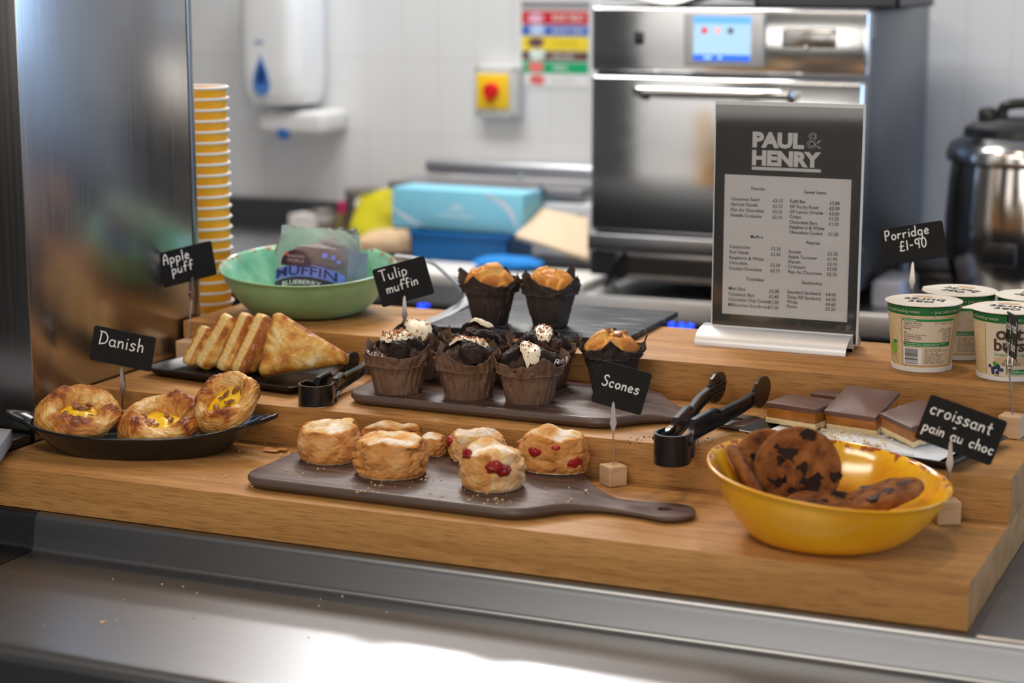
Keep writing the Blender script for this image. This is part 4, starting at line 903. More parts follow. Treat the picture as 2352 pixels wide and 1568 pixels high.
# ------------------------------------------------------------------ scones
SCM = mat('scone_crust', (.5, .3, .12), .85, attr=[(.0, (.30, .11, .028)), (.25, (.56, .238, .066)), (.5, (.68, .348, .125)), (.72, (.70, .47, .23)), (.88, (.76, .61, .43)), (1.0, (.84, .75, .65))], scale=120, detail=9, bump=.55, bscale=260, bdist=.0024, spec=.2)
CHM = mat('cherry_red', (.38, .012, .012), .28, col2=(.20, .008, .008), scale=60)
def lump(rx, ry, h, sd, kind=0, nu=150, nv=84):
    """squat round scone: cracked waist, domed floury top"""
    V = []; tone = []
    for j in range(nv):
        v = j/(nv-1)
        for i in range(nu):
            a = 2*PI*i/nu
            # profile from the centre of the base up the side and over the top
            if v < .12: r = v/.12*.90; z = 0
            elif v < .60:
                t = (v-.12)/.48; r = .90+.13*math.sin(PI*t)**.7-.02*t; z = t*.80
            else:
                t = (v-.60)/.40; r = .88*(1-t**1.35)+.0001; z = .80+.20*math.sin(t*PI/2)
            dx, dy = math.cos(a), math.sin(a)
            side = sstep(.1, .2, v)*(1-sstep(.6, .72, v))
            big = 1+.07*n1(dx*1.3, dy*1.3, z*1.2+sd*3.1)+.032*side*nz(dx*2.2, dy*2.2, z*3.5+sd, 1.6)
            lay = side*(.012*math.sin(z*17+3*n1(dx*2, dy*2, sd)))
            crack = -.10*side*max(0, .22-abs(n1(dx*1.6+sd, dy*1.6, z*4.5)))/.22*sstep(-.1, .3, n1(dx*1.2, dy*1.2, sd*1.7))
            x, y = dx*r*rx*(big+lay+crack), dy*r*ry*(big+lay+crack)
            zz = h*z*(1+.10*n1(dx*r*1.2+sd, dy*r*1.2, sd*2.3))+(.0022*nz(x*60, y*60, sd, 1.0) if v > .55 else 0)
            zz += h*.10*sstep(.5, .65, v)*n1(x*38+sd, y*38, sd*.7)
            g_ = nz(x*190, y*190, zz*190+sd, 1.0)*.0011+nz(x*75, y*75, zz*75+sd, 1.0)*.0016*side
            x += dx*g_; y += dy*g_; zz += (.0006*nz(x*170, y*170, sd*9, 1.0))*(1 if v > .12 else 0)
            V.append((x, y, max(0, zz)))
            tp = sstep(.60, .70, v)
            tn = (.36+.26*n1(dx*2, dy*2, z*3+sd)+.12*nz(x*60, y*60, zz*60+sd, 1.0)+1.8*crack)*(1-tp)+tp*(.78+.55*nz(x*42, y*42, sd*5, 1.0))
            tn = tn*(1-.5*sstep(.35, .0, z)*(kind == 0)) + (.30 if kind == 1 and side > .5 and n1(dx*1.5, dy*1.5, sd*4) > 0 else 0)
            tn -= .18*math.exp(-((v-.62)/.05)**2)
            if v < .14 and v > .1: tn = .9
            tone.append(min(1, max(0, tn)))
    Fc = [(j*nu+i, j*nu+(i+1) % nu, (j+1)*nu+(i+1) % nu, (j+1)*nu+i) for j in range(nv-1) for i in range(nu)]
    return (V, Fc), tone
def scone(label, px, py, wpx, hpx, sd, cherries=(), rz=0, kind=0, z=TB, ry=None, tilt=(0, 0), name='scone', cat='scone', grp='scones on the lowest step'):
    p = P(px, py, z); dep = (p-CAM).dot(FW); rx = wpx/2*dep/FPX; h = hpx*dep/FPX*1.0
    ryy = ry or rx*.95; h2 = max(.02, (h-2*ryy*.25*.55))
    ryy = min(ryy, ((.2435 if z < .1 else 9)-p.y)/2.05)
    p = p + Vector((FH.x, FH.y, 0))*ryy*.96
    t = thing(name, label, cat, (p.x, p.y, z+.0004), rot=(tilt[0], tilt[1], rz))
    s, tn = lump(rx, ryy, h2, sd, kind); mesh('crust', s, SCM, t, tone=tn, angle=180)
    for a, zz, sz in cherries:
        V, Fc = lathe([(sz*math.sin(q*PI/10)+1e-5, sz*math.cos(q*PI/10)) for q in range(11)], 20)
        V = [tuple(Vector((x*.75, y*1.25, z_*.85))*(1+.45*n1(x*140+a, y*140, z_*140+sd))) for x, y, z_ in V]
        aa = R(a); k_ = .90 if zz < .7 else .81
        mesh('cherry_piece', xf((V, Fc), T(math.cos(aa)*rx*k_, math.sin(aa)*ryy*k_, zz*h2) @ RZ(aa)), CHM, t, angle=180)
    return t
scone('plain scone at the left end of the scone board', 752, 1070, 146, 112, 1.0)
scone('plain scone in front, floury top, left of the cherry scones', 893, 1106, 176, 116, 2.3)
scone('plain golden scone half hidden behind the front plain scone', 898, 1036, 136, 78, 3.7, rz=.5)
scone('small broken golden scone piece behind the front plain scone', 994, 1052, 58, 62, 5.2, ry=.020)
scone('pale cherry scone at the back of the scone board', 1095, 1068, 138, 92, 6.1, cherries=((200, .60, .009),), kind=1)
scone('cherry scone at the front of the scone board with bright red pieces', 1130, 1134, 152, 120, 7.4, cherries=((-168, .35, .0075), (-138, .78, .0085), (-62, .60, .0105), (-48, .52, .0085)), kind=1)
scone('large cherry scone at the right of the scone board', 1272, 1092, 170, 124, 8.8, cherries=((-112, .50, .0085), (-32, .30, .0085), (-70, .62, .0045), (-40, .72, .005)))
def crumbs(name, label, spots, z, m, n, s0=.0008, s1=.0022):
    V, Fc = [], []; L = []
    for k in range(n):
        cx, cy, rr = random.choice(spots); a = random.random()*2*PI; d = rr*math.sqrt(random.random()); s = random.uniform(s0, s1)*(1.6 if random.random() < .08 else 1)
        b_ = box(0, 0, s*.35, s*random.uniform(.7, 1.5), s*random.uniform(.6, 1.2), s*.7)
        L.append(xf(b_, T(cx+d*math.cos(a), cy+d*math.sin(a), z) @ RZ(random.random()*3)))
    o = mesh(name, join(*L), m, smooth=False); tag(o, label, 'crumbs', None, 'stuff'); return o
CRM = mat('crumb', (.74, .58, .36), .9, col2=(.62, .38, .16), scale=300)
crumbs('crumbs', 'pale scone crumbs scattered over the scone board', [(-.84, .08, .035), (-.70, .10, .05), (-.60, .05, .05), (-.50, .10, .04), (-.56, .04, .02), (-.72, .04, .03)], TB+.0002, CRM, 90)
crumbs('crumbs', 'loose flakes and crumbs on the oak steps and steel counter', [(-.92, .06, .05), (-.96, .22, .06)], Z1+.0008, CRM, 34, .0008, .003)
crumbs('crumbs', 'few light crumbs lying on the lower steel shelf', [(-.95, -.16, .12), (-.7, -.1, .08)], -.0478, CRM, 18, .001, .0022)
crumbs('crumbs', 'dark crumbs on the oak beside the black tongs', [(-.40, .26, .04), (-.45, .255, .03)], Z2+.0008, mat('crumb_dark', (.09, .04, .02), .9), 26, .0006, .0018)
fl = mesh('pastry_flake', join(box(0, 0, .0016, .022, .012, .0012), box(.012, .008, .0026, .014, .010, .001), box(-.008, .006, .0022, .010, .008, .001)), mat('flake', (.50, .22, .07), .7), loc=(-.958, .205, Z1+.0008)); tag(fl, 'thin golden pastry flakes fallen beside the black dish', 'pastry flake')

# ------------------------------------------------------------------ danishes
DM = mat('danish_crust', (.6, .3, .1), .50, attr=[(0, (.16, .035, .008)), (.20, (.36, .105, .018)), (.42, (.56, .235, .048)), (.66, (.70, .41, .13)), (1.0, (.80, .62, .34))], scale=70, detail=8, bump=.8, bscale=150, bdist=.0022, coat=.08, lam=(1.5, .028), spec=.35)
CUS = mat('custard', (.86, .50, .010), .25, col2=(.88, .60, .03), scale=20); NUT = mat('nut_brown', (.16, .05, .02), .4, col2=(.36, .15, .06), scale=70)
def danish(label, p, Rm, h, sd, back=1.0, rot=None, hole=.30, squash=1.0):
    """rope of laminated dough coiled into a ring, open in the middle"""
    t = thing('danish_pastry', label, 'danish', p, rot=rot or (0, 0, 0))
    nu, nv = 220, 60; V = []; tone = []; lam = []
    for j in range(nv):
        for i in range(nu):
            a = 2*PI*i/nu; b_ = 2*PI*j/nv
            ca, sa = math.cos(a), math.sin(a)
            bump_ = math.sin(2.5*a+sd*2+.8*math.sin(b_+a)+1.2*n1(math.cos(a)*1.5, math.sin(a)*1.5, sd*3))                        # coils of the rope
            seg = (.5+.5*bump_)**.6
            lift = 1+.42*back*sa
            half = (1-hole)/2*(.84+.30*seg+.22*n1(ca*1.6, sa*1.6, sd)+.06*nz(ca*4, sa*4, b_*1.5+sd, 1.0))
            rad = (1+hole)/2*(1+.07*n1(ca+sd, sa, 2))
            cb, sb_ = math.cos(b_-.35*ca), math.sin(b_)
            x = (rad+half*cb)*Rm*ca; y = (rad+half*cb)*Rm*sa*squash
            z = h*lift*(.44+(.46+.22*seg+.10*nz(ca*3, sa*3, b_+sd*2, 1.0))*sb_*(.95 if sb_ > 0 else .80))
            rid = .00035*math.sin(b_*13+a*10+6*n1(ca*2, sa*2, b_*.4+sd))*(.3+.7*max(0, sb_+.5))
            x += rid*ca*cb; y += rid*sa*cb; z += rid*max(0, sb_)
            V.append((x, y, max(0, z)))
            tn = .50-.44*max(0, sb_)**1.5*seg+.30*nz(ca*2.5, sa*2.5, b_*1.2+sd, 1.4)+.34*(1-seg)*max(0, sb_)
            tn += .30*max(0, -sb_+.15)*max(0, cb)+.22*max(0, -cb)*max(0, sb_)-.20*max(0, n1(ca*2.2+sd, sa*2.2, b_*.8))
            tone.append(min(1, max(0, tn))); lam.append(34*b_/(2*PI)*2.2+10*a+9*n1(ca*1.8, sa*1.8, b_*.5+sd))
    Fc = [(j*nu+i, j*nu+(i+1) % nu, ((j+1) % nv)*nu+(i+1) % nu, ((j+1) % nv)*nu+i) for j in range(nv) for i in range(nu)]
    mesh('pastry', (V, Fc), DM, t, tone=tone, angle=180, lam=lam)
    def cz(x, y): return h*(.56+.34*back*y/Rm)+.0025*n1(x*90, y*90, sd)
    hr = (hole+.16)*Rm
    V, Fc = grid(lambda u, v: (hr*v*math.cos(2*PI*u), hr*v*math.sin(2*PI*u)*squash, cz(hr*v*math.cos(2*PI*u), hr*v*math.sin(2*PI*u)) + .004*(1-v)), 40, 10, cu=True)
    mesh('custard', (V, Fc), CUS, t, angle=180)
    rnd = random.Random(int(sd*10))
    for k in range(9):
        a = rnd.random()*2*PI; d = hr*.72*math.sqrt(rnd.random()); s_ = rnd.uniform(.8, 1.6)
        V, Fc = lathe([(.0001, .0010), (.0030, .0008), (.0040, 0), (.0030, -.0008), (.0001, -.0010)], 10)
        V = [(x*s_*1.35, y*s_*.8, z) for x, y, z in V]; x_, y_ = d*math.cos(a), d*math.sin(a)*squash-.003
        mesh('nut_flake', xf((V, Fc), T(x_, y_, cz(x_, y_)+.0055) @ RZ(rnd.random()*3) @ RX(rnd.uniform(-.5, .5)+.3) @ RY(rnd.uniform(-.4, .4))), NUT, t, angle=180)
    return t
ZD = Z1+.0125
danish('round danish at the left end of the black dish', tuple(P(176, 975, .084).xy)+(ZD+.014,), .060, .036, 1.3, .45, rot=(R(9), R(5), R(26)), hole=.38)
danish('folded danish with yellow custard in the middle of the black dish', tuple(P(370, 985, .080).xy)+(ZD+.003,), .0555, .039, 2.9, .50, rot=(R(10), R(0), R(30)), hole=.43)
danish('tilted danish with open yellow custard at the right end of the dish', tuple(P(534, 978, .086).xy)+(ZD+.038,), .048, .034, 4.6, .40, rot=(R(22), R(-26), R(24)), hole=.46)

# ------------------------------------------------------------------ apple turnovers
TNM = mat('puff_crust', (.7, .4, .12), .46, attr=[(0, (.36, .10, .014)), (.25, (.58, .235, .034)), (.50, (.74, .38, .075)), (.75, (.80, .52, .16)), (1.0, (.85, .67, .37))], scale=55, detail=8, bump=1.0, bscale=130, bstretch=(1.8, 1, 1), bdist=.0045, coat=.22, spec=.4)
def turnover(label, near, far, apex, th, sd):
    """puffed triangle: long side down from near to far corner, apex up; two glazed faces with a layered seam between"""
    N_, F_, A_ = Vector(near), Vector(far), Vector(apex)
    ex = (F_-N_).normalized(); L = (F_-N_).length; up = (A_-N_)-ex*(A_-N_).dot(ex); H = up.length; ez = up.normalized(); ey = ez.cross(ex)
    M = Matrix((ex, ey, ez)).transposed().to_4x4()
    t = thing('apple_turnover', label, 'turnover', tuple(N_)); t.rotation_euler = M.to_euler()
    ax = (A_-N_).dot(ex)
    A = [Vector((0, 0)), Vector((L, 0)), Vector((ax, H))]
    cen = (A[0]+A[1]+A[2])/3
    def out(u):
        a = 2*PI*u; d = Vector((math.cos(a), math.sin(a))); best = 1e9
        for k in range(3):
            a_, b_ = A[k], A[(k+1) % 3]; e = b_-a_; nrm = Vector((e.y, -e.x)).normalized(); den = nrm.dot(d)
            if den > 1e-4: best = min(best, nrm.dot(a_-cen)/den)
        return best
    nu, nv = 180, 30
    raw = [out(i/nu) for i in range(nu)]; W_ = 4
    sm = [sum(raw[(i+k) % nu] for k in range(-W_, W_+1))/(2*W_+1) for i in range(nu)]
    V = []; tone = []
    rows = [(k/(nv-1), 1) for k in range(nv)]+[(1.0, .55), (1.012, .2), (1.012, -.2), (1.0, -.55)]+[(1-k/(nv-1), -1) for k in range(nv)]
    for q, (r_, s) in enumerate(rows):
        for i in range(nu):
            a = 2*PI*i/nu; d = sm[i]*r_*(1+.022*n1(math.cos(a)*2, math.sin(a)*2, sd))
            x = cen.x+d*math.cos(a); z = cen.y+d*math.sin(a)
            edge = .46*th; puff = (1-min(1, r_)**2.6)**.6
            fold = .0016*nz(x*60+sd, z*60, s+sd, 1.0)+.0012*math.sin(x*260+z*120+9*n1(x*25, z*25, sd))*sstep(.55, .9, r_)
            y = s*(edge*.5+(th*.5-edge*.5)*puff*(1+.20*nz(x*22, z*22, sd+s, 1.0)))
            if abs(s) == 1: y += s*fold*min(1, (1-r_)*8+.25)
            V.append((x, -y, max(-.002, z)))
            if abs(s) < 1: tn = .86+.16*n1(a*9, s*3, sd)
            else: tn = .50+.55*nz(x*18, z*18, sd*3+s, 1.0)-.34*sstep(.70, .97, r_)+.30*puff*max(0, n1(x*14, z*14, sd+9))+.25*fold/.0016
            tone.append(min(1, max(0, tn)))
    n_ = len(rows)
    Fc = [(j*nu+i, j*nu+(i+1) % nu, (j+1)*nu+(i+1) % nu, (j+1)*nu+i) for j in range(n_-1) for i in range(nu)]
    mesh('pastry', (V, Fc), TNM, t, tone=tone, angle=180); return t
zt = Z2+.0085
def tn_(label, near, far, apx, ya, th, sd):
    n_ = P(near[0], near[1], zt); f_ = n_+Vector(far); a_ = PY(apx[0], apx[1], ya); return turnover(label, n_, f_, a_, th, sd)
tn_('large front apple turnover showing its whole golden triangle', (592, 868), (.128, .062, .022), (632, 712), .398, .036, 1.0)
tn_('second apple turnover from the right, standing behind the front one', (533, 860), (.030, .096, .003), (604, 712), .412, .041, 2.2)
tn_('third apple turnover from the right in the leaning row', (500, 854), (.030, .094, .003), (566, 710), .414, .040, 3.4)
tn_('fourth apple turnover from the right in the leaning row', (450, 846), (.030, .088, .003), (526, 714), .416, .042, 4.1)
tn_('lowest apple turnover at the far left of the row', (422, 840), (.026, .074, .003), (472, 744), .425, .036, 5.7)

# ------------------------------------------------------------------ muffins in paper
def paper_mat(name, c1, c2):
    return mat(name, c1, .72, col2=c2, scale=35, bump=.35, bscale=70, bstretch=(1, 1, .45), bdist=.002)
PBR = paper_mat('paper_brown', (.125, .068, .042), (.165, .095, .060)); PDK = paper_mat('paper_black_brown', (.030, .022, .019), (.045, .033, .028))
CHOC = mat('choc_crumb', (.05, .02, .015), .55, attr=[(0, (.004, .002, .0015)), (.4, (.018, .0085, .006)), (.7, (.042, .020, .013)), (1.0, (.085, .044, .031))], scale=110, detail=9, bump=.7, bscale=170, bdist=.003, spec=.15)
GOLD = mat('golden_crumb', (.7, .35, .08), .5, attr=[(0, (.30, .085, .012)), (.35, (.58, .225, .036)), (.65, (.72, .37, .085)), (1.0, (.82, .54, .19))], scale=80, detail=8, bump=.7, bscale=120, bdist=.003, spec=.3)
ICE = mat('white_icing', (.72, .63, .46), .35); SPR = mat('brown_sprinkle', (.26, .07, .02), .5, col2=(.42, .16, .05), scale=200)
SPG = mat('toffee_sprinkle', (.50, .20, .04), .45, col2=(.28, .09, .02), scale=150); TOF = mat('toffee_cube', (.30, .12, .05), .35)
def muffin(label, p, sd, rz=0, dark=True, icing=None, hb=.038, hc=.029, rb=.0305, rt=.0395, dome=.026, grp=None, flare=.37, chunks=(), mark=None):
    t = thing('muffin', label, 'muffin', p, rz)
    pm = PBR if dark else PDK
    nu = 128
    def wrap(u, v):
        a = 2*PI*u
        if v < .55:
            k = v/.55; r = rb+(rt-rb)*k; z = hb*k
            r *= 1+.007*math.sin(22*a+sd)*sstep(0, .25, k)+.030*n1(math.cos(a)*2.5, math.sin(a)*2.5, k*2+sd)+.022*nz(math.cos(a)*5, math.sin(a)*5, k*1.2+sd, 1.0)
            r -= .0030*max(0, .16-abs(n1(math.cos(a)*3.1+sd, math.sin(a)*3.1, k*.9+sd)))/.16*k
            r += .0012*(n1(math.cos(a)*7, math.sin(a)*7, k*1.5+sd) > .25)
        else:
            k = (v-.55)/.45
            aq = a+.6*math.sin(sd*5); pk = (1/max(abs(math.cos(aq)), abs(math.sin(aq)))-1)/.414     # four corners of the folded sheet
            hgt = hc*(.50+.72*pk+.16*n1(math.cos(a)*3, math.sin(a)*3, sd))
            r = rt*1.05+k*hgt*flare*(1-.30*pk)+.0038*nz(math.cos(a)*4.5, math.sin(a)*4.5, sd+k*.4, 1.0)*(.3+.7*k)+.0035*k*n1(math.cos(a)*3, math.sin(a)*3, sd+k)
            r -= .0034*max(0, .20-abs(n1(math.cos(a)*2.7+sd, math.sin(a)*2.7, k*.5+sd*1.3)))/.20*(.25+.75*k); r += .0030*max(0, .14-abs(n1(math.cos(a)*4.3, math.sin(a)*4.3+sd, k*.7)))/.14
            if k < .12: r += .0016*math.sin(k/.12*PI)
            z = hb+k*hgt*.88
        return (r*math.cos(a), r*math.sin(a), z)
    W = grid(wrap, nu, 34, cu=True)
    n = nu; base = [(0, 0, .0)]
    ins = ([(x*.985, y*.985, z+.0003) for x, y, z in W[0]], [tuple(reversed(f_)) for f_ in W[1]])
    k0 = len(W[0]); outer = (W[0]+[(0, 0, 0)], W[1]+[(i, k0, (i+1) % n) for i in range(n)])
    rimq = [((33*n+i), (33*n+(i+1) % n), k0+1+(33*n+(i+1) % n), k0+1+(33*n+i)) for i in range(n)]
    V = outer[0]+ins[0]; Fc = outer[1]+[tuple(q+k0+1 for q in f_) for f_ in ins[1]]+rimq
    mesh('paper_case', (V, Fc), pm, t, angle=50)
    # crumb dome with a torn crack
    rd = rt*1.04
    amp = .30 if dark else .14
    def dome_pt(r_, a, extra=0.0, smooth=False):
        dx, dy = math.cos(a)*r_, math.sin(a)*r_
        cr = n1(dx*1.7+sd*2, dy*1.7, sd); crack = max(0, .16-abs(cr))/.16
        edge = sstep(.70, 1.0, r_)
        z = hb+.007+dome*(1-r_**2.4)**.75*(1+amp*n1(dx*1.4, dy*1.4, sd*3))+(.0032 if dark else .0022)*nz(dx*2.6, dy*2.6, sd*2, 1.0)*(1-edge*.5)
        z += (.0065 if dark else .0035)*(1 if smooth else sstep(-.04, .08, cr))-(0 if smooth else .0050*crack*(1-edge))
        if not smooth and extra == 0: z += (.0011 if dark else .0006)*nz(dx*14, dy*14, sd*4, 1.0)
        bl = rd*(1+.05*n1(dx*2, dy*2, sd*7)*edge)
        return Vector((dx*bl, dy*bl, z+extra)), crack, cr
    V = []; tone = []; nd_, na = 60, 140
    for j in range(nd_):
        for i in range(na):
            q, ck, cr = dome_pt(max(.0005, j/(nd_-1)), 2*PI*i/na); V.append(tuple(q))
            if dark: tn = .62-.45*ck+.22*nz(q.x*50, q.y*50, sd, 1.0)-.25*sstep(0, .15, cr)
            else: tn = .42+.42*ck+.30*nz(q.x*28, q.y*28, sd, 1.0)-.20*sstep(.6, 1, j/(nd_-1))
            tone.append(min(1, max(0, tn)))
    Fc = [(j*na+i, j*na+(i+1) % na, (j+1)*na+(i+1) % na, (j+1)*na+i) for j in range(nd_-1) for i in range(na)]
    mesh('crumb', (V, Fc), CHOC if dark else GOLD, t, tone=tone, angle=180)
    if icing:                                                # icing poured in a tongue over the dome
        a0, half, r0, r1, sp = icing; V = []; Fc = []; nn, mm = 26, 16; pts = []
        a0 = a0-rz
        for j in range(nn):
            s = r0+(r1-r0)*j/(nn-1)
            for i in range(mm):
                w_ = (i/(mm-1)*2-1); wd_ = half*(.8+.35*math.sin(j/(nn-1)*PI)+.12*n1(j*.3, w_, sd))*(1-.25*(j/(nn-1))**6)
                if j in (0, nn-1): wd_ *= .75
                px_, py_ = s*math.cos(a0)-w_*wd_*math.sin(a0), s*math.sin(a0)+w_*wd_*math.cos(a0)
                rr = min(1.0, math.hypot(px_, py_)); aa = math.atan2(py_, px_)
                eg = max(abs(w_), abs(j/(nn-1)*2-1))
                q, _, _ = dome_pt(rr, aa, .0042*(1-eg**6)-.0012, True); V.append(tuple(q)); pts.append((q, eg))
        Fc = [(j*mm+i, j*mm+i+1, (j+1)*mm+i+1, (j+1)*mm+i) for j in range(nn-1) for i in range(mm-1)]
        ic = mesh('icing', (V, Fc), ICE, t, angle=180)
        rnd = random.Random(int(sd*100)); L = []
        for k in range({0: 0, 1: 26, 2: 130, 3: 60}[sp]):
            q, eg = rnd.choice(pts)
            if eg > .9 or (sp == 3 and rnd.random() < .0): continue
            s = rnd.uniform(.0010, .0021)
            L.append(xf(box(0, 0, 0, s*1.3, s, s*.8), T(q.x+rnd.uniform(-.001, .001), q.y+rnd.uniform(-.001, .001), q.z+.0006) @ Euler((rnd.random()*3, rnd.random()*3, rnd.random()*3)).to_matrix().to_4x4()))
        if L:
            so = mesh('sprinkles', join(*L), SPG if sp == 2 else SPR, ic, smooth=False)
            so['kind'] = 'stuff'
    for a, r_, s in chunks:
        q, _, _ = dome_pt(r_, a-rz)
        mesh('toffee_chunk', xf(box(0, 0, 0, s, s*.8, s*.8, s*.12), T(q.x, q.y, q.z) @ RZ(a) @ RX(.4)), TOF, t, angle=30)
    if mark:                                                 # printed word on a collar fold
        a, zz, s, sz = mark; a -= rz
        V, Fc = text_vf(s, 'CENTER', .004, sz); slope = .0
        out = []
        for x, y, _ in V:
            aa = a+(x+y*.18)/(rt*1.25); kz = zz+y
            # follow the flaring collar
            best = None
            for k in range(12):
                v = .55+.45*k/11; w_ = wrap((aa/(2*PI)) % 1, v)
                if best is None or abs(w_[2]-kz) < abs(best[2]-kz): best = w_
            r_ = math.hypot(best[0], best[1])+.0012+(kz-best[2])*.3; out.append((r_*math.cos(aa), r_*math.sin(aa), kz))
        mesh('lettering', (out, Fc), INK_W, t, smooth=False)
    return t
def onm(px, py): return P(px, py, TM)
VA = math.atan2(-(FH.y), -(FH.x))                            # angle towards the camera
def mput(px, py, rb=.0285, z=TM): 
    q = P(px, py, z)+Vector((FH.x, FH.y, 0))*rb; return (q.x, q.y, z+.0004)
muffin('dark chocolate muffin with toffee crunch at the left front of the muffin board', mput(912, 908), 1.1, .2, icing=(VA+2.2, .36, -.55, .45, 2), mark=(VA-.62, .0555, "Ruth's", .0115))
muffin('dark chocolate muffin with a split top in the middle front of the board', mput(1075, 920), 2.6, .7, icing=(VA+1.3, .24, -.62, .66, 2))
muffin('dark chocolate muffin with a broad white icing stripe at the right front', mput(1216, 931), 3.9, .35, icing=(VA+.10, .30, -.25, 1.0, 1), mark=(VA+.95, .056, "Ruth's", .0105))
muffin('dark chocolate muffin with sprinkled white icing behind the left front one', mput(957, 873), 4.7, 1.0, icing=(VA+.15, .40, -.45, .98, 1))
muffin('dark chocolate muffin with a smooth grey-brown top, second row middle', mput(1098, 881), 5.3, .5, icing=(VA+3.0, .40, .15, .75, 0))
muffin('dark chocolate muffin with toffee icing behind the right front one', mput(1248, 892), 6.2, .9, icing=(VA+.0, .27, -.50, .75, 3))
muffin('golden toffee muffin in a dark case behind the Scones sign', mput(1408, 905), 7.1, .6, dark=False, chunks=((VA+.5, .35, .011), (VA-2.2, .2, .008), (VA+2.0, .5, .006)), dome=.026, hb=.046, rb=.026, rt=.037, hc=.028)
zs = Z3+.0104
muffin('left golden muffin in a black tulip case on the slate board', mput(1126, 748, .028, zs), 12.3, .1, dark=False, dome=.032, hb=.046, hc=.030, rb=.0245, rt=.037, flare=.40)
muffin('right golden muffin in a black tulip case on the slate board', mput(1264, 754, .028, zs), 15.7, .5, dark=False, dome=.030, hb=.046, hc=.032, rb=.0245, rt=.037, flare=.40)

# ------------------------------------------------------------------ caramel shortbread
CTOP = mat('milk_chocolate', (.115, .054, .038), .38, col2=(.135, .066, .048), scale=25); CAR = mat('caramel', (.46, .17, .025), .25, col2=(.32, .10, .015), scale=45)
BIS = mat('shortbread_base', (.74, .56, .28), .9, col2=(.82, .66, .38), scale=120, bump=.6, bscale=140, bdist=.002)
def bar(label, p, L, W, rot, sd, th=(.0070, .0132, .0062)):
    t = thing('caramel_shortbread', label, 'shortbread', p, rot=rot)
    z = 0
    def slab(z0, z1, rough, ov):
        pts = []
        for (ax, ay, bx_, by) in ((-1, -1, 1, -1), (1, -1, 1, 1), (1, 1, -1, 1), (-1, 1, -1, -1)):
            for k in range(14):
                u = k/14; x, y = (ax+(bx_-ax)*u)*(L/2+ov), (ay+(by-ay)*u)*(W/2+ov)
                d = 1+rough*nz(x*120, y*120, sd+z0*90, 1.0); pts.append((x*d, y*d))
        return prism(pts, z0, z1, .0007, 2)
    a, b_, c_ = th
    mesh('biscuit', slab(0, a, .050, .0004), BIS, t, angle=35); mesh('caramel', slab(a+.0001, a+b_, .016, -.0006), CAR, t, angle=35)
    mesh('chocolate', slab(a+b_+.0001, a+b_+c_, .010, .0006), CTOP, t, angle=30)
    return t
zb = Z2+.0096
bar('caramel shortbread square at the left end of the slate-look tray', (-.288, .395, zb), .070, .064, (0, 0, R(-14)), 1.0)
bar('caramel shortbread square hidden behind, between the left and the raised one', (-.262, .452, zb+.001), .052, .030, (0, 0, R(-10)), 2.0)
bar('tall-leaning caramel shortbread square in the middle of the tray', (-.212, .405, zb+.0075), .070, .070, (R(17), R(0), R(-12)), 3.0)
bar('caramel shortbread square turned corner-forward next to the croissant sign', (-.134, .362, zb+.007), .066, .060, (R(12), R(4), R(-42)), 4.0)
bar('caramel shortbread square at the back right, mostly hidden by the croissant sign', (-.108, .420, zb+.001), .054, .036, (0, 0, R(-16)), 5.0)
crumbs('crumbs', 'shortbread crumbs on the printed paper', [(-.26, .335, .03), (-.20, .325, .04), (-.17, .32, .03), (-.235, .36, .02)], Z2+.0092, mat('crumb_pale', (.80, .62, .32), .9), 60, .001, .003)

# ------------------------------------------------------------------ cookies in the yellow bowl
CKM = mat('cookie_crumb', (.3, .12, .04), .85, attr=[(0, (.030, .010, .006)), (.30, (.13, .042, .013)), (.6, (.23, .080, .022)), (1.0, (.33, .13, .040))], scale=75, detail=9, bump=.9, bscale=130, bdist=.004, spec=.2)
CKC = mat('chocolate_chunk', (.022, .009, .007), .6, spec=.15)
def cookie(label, p, r, th, rot, sd, nch=12):
    t = thing('chocolate_cookie', label, 'cookie', p, rot=rot)
    nu, nv = 120, 60; V = []; tone = []
    for j in range(nv):
        v = j/(nv-1); s = 1 if v < .5 else -1; k = (v if v < .5 else 1-v)*2
        for i in range(nu):
            a = 2*PI*i/nu; rr = r*k**.8*(1+.02*n1(math.cos(a)*2, math.sin(a)*2, sd)); x, y = rr*math.cos(a), rr*math.sin(a)
            z = s*th/2*(1-k**6)**.5*(1+.22*nz(x*45, y*45, sd+s, 1.0)); V.append((x, y, z))
            tone.append(min(1, max(0, .55+.55*nz(x*60, y*60, sd*3+s, 1.0)+.15*(k > .9))))
    Fc = [(j*nu+i, j*nu+(i+1) % nu, (j+1)*nu+(i+1) % nu, (j+1)*nu+i) for j in range(nv-1) for i in range(nu)]
    mesh('biscuit', (V, Fc), CKM, t, tone=tone, angle=180)
    rnd = random.Random(int(sd*10))
    for k in range(nch):
        a = rnd.random()*2*PI; d = r*.88*math.sqrt(rnd.random()); s = rnd.uniform(.004, .0105)
        pts = [(s*(1+.9*n1(q*1.7, k*1.3+.5, sd))*math.cos(q*2*PI/11), s*(.70+.8*n1(q*1.3, k+5.5, sd))*math.sin(q*2*PI/11)) for q in range(11)]
        for sgn in (1,):
            mesh('chocolate_chunk', xf(prism(pts, th*.30, th*.5-.0002+.0007*(k % 2), .0003, 1), T(d*math.cos(a), d*math.sin(a), 0)), CKC, t, angle=40)
    return t
bx0, by0, bz0 = YBL.location
def face(n): return Vector(n).to_track_quat('Z', 'Y').to_euler()
cookie('big chocolate chunk cookie standing upright in the yellow bowl', tuple(PY(1832, 1078, .128)), .050, .014, face((.25, -.91, .33)), 1.0, 26)
cookie('chocolate cookie leaning behind the big one in the yellow bowl', tuple(PY(1762, 1062, .150)), .040, .014, face((.45, -.83, .36)), 2.0, 6)
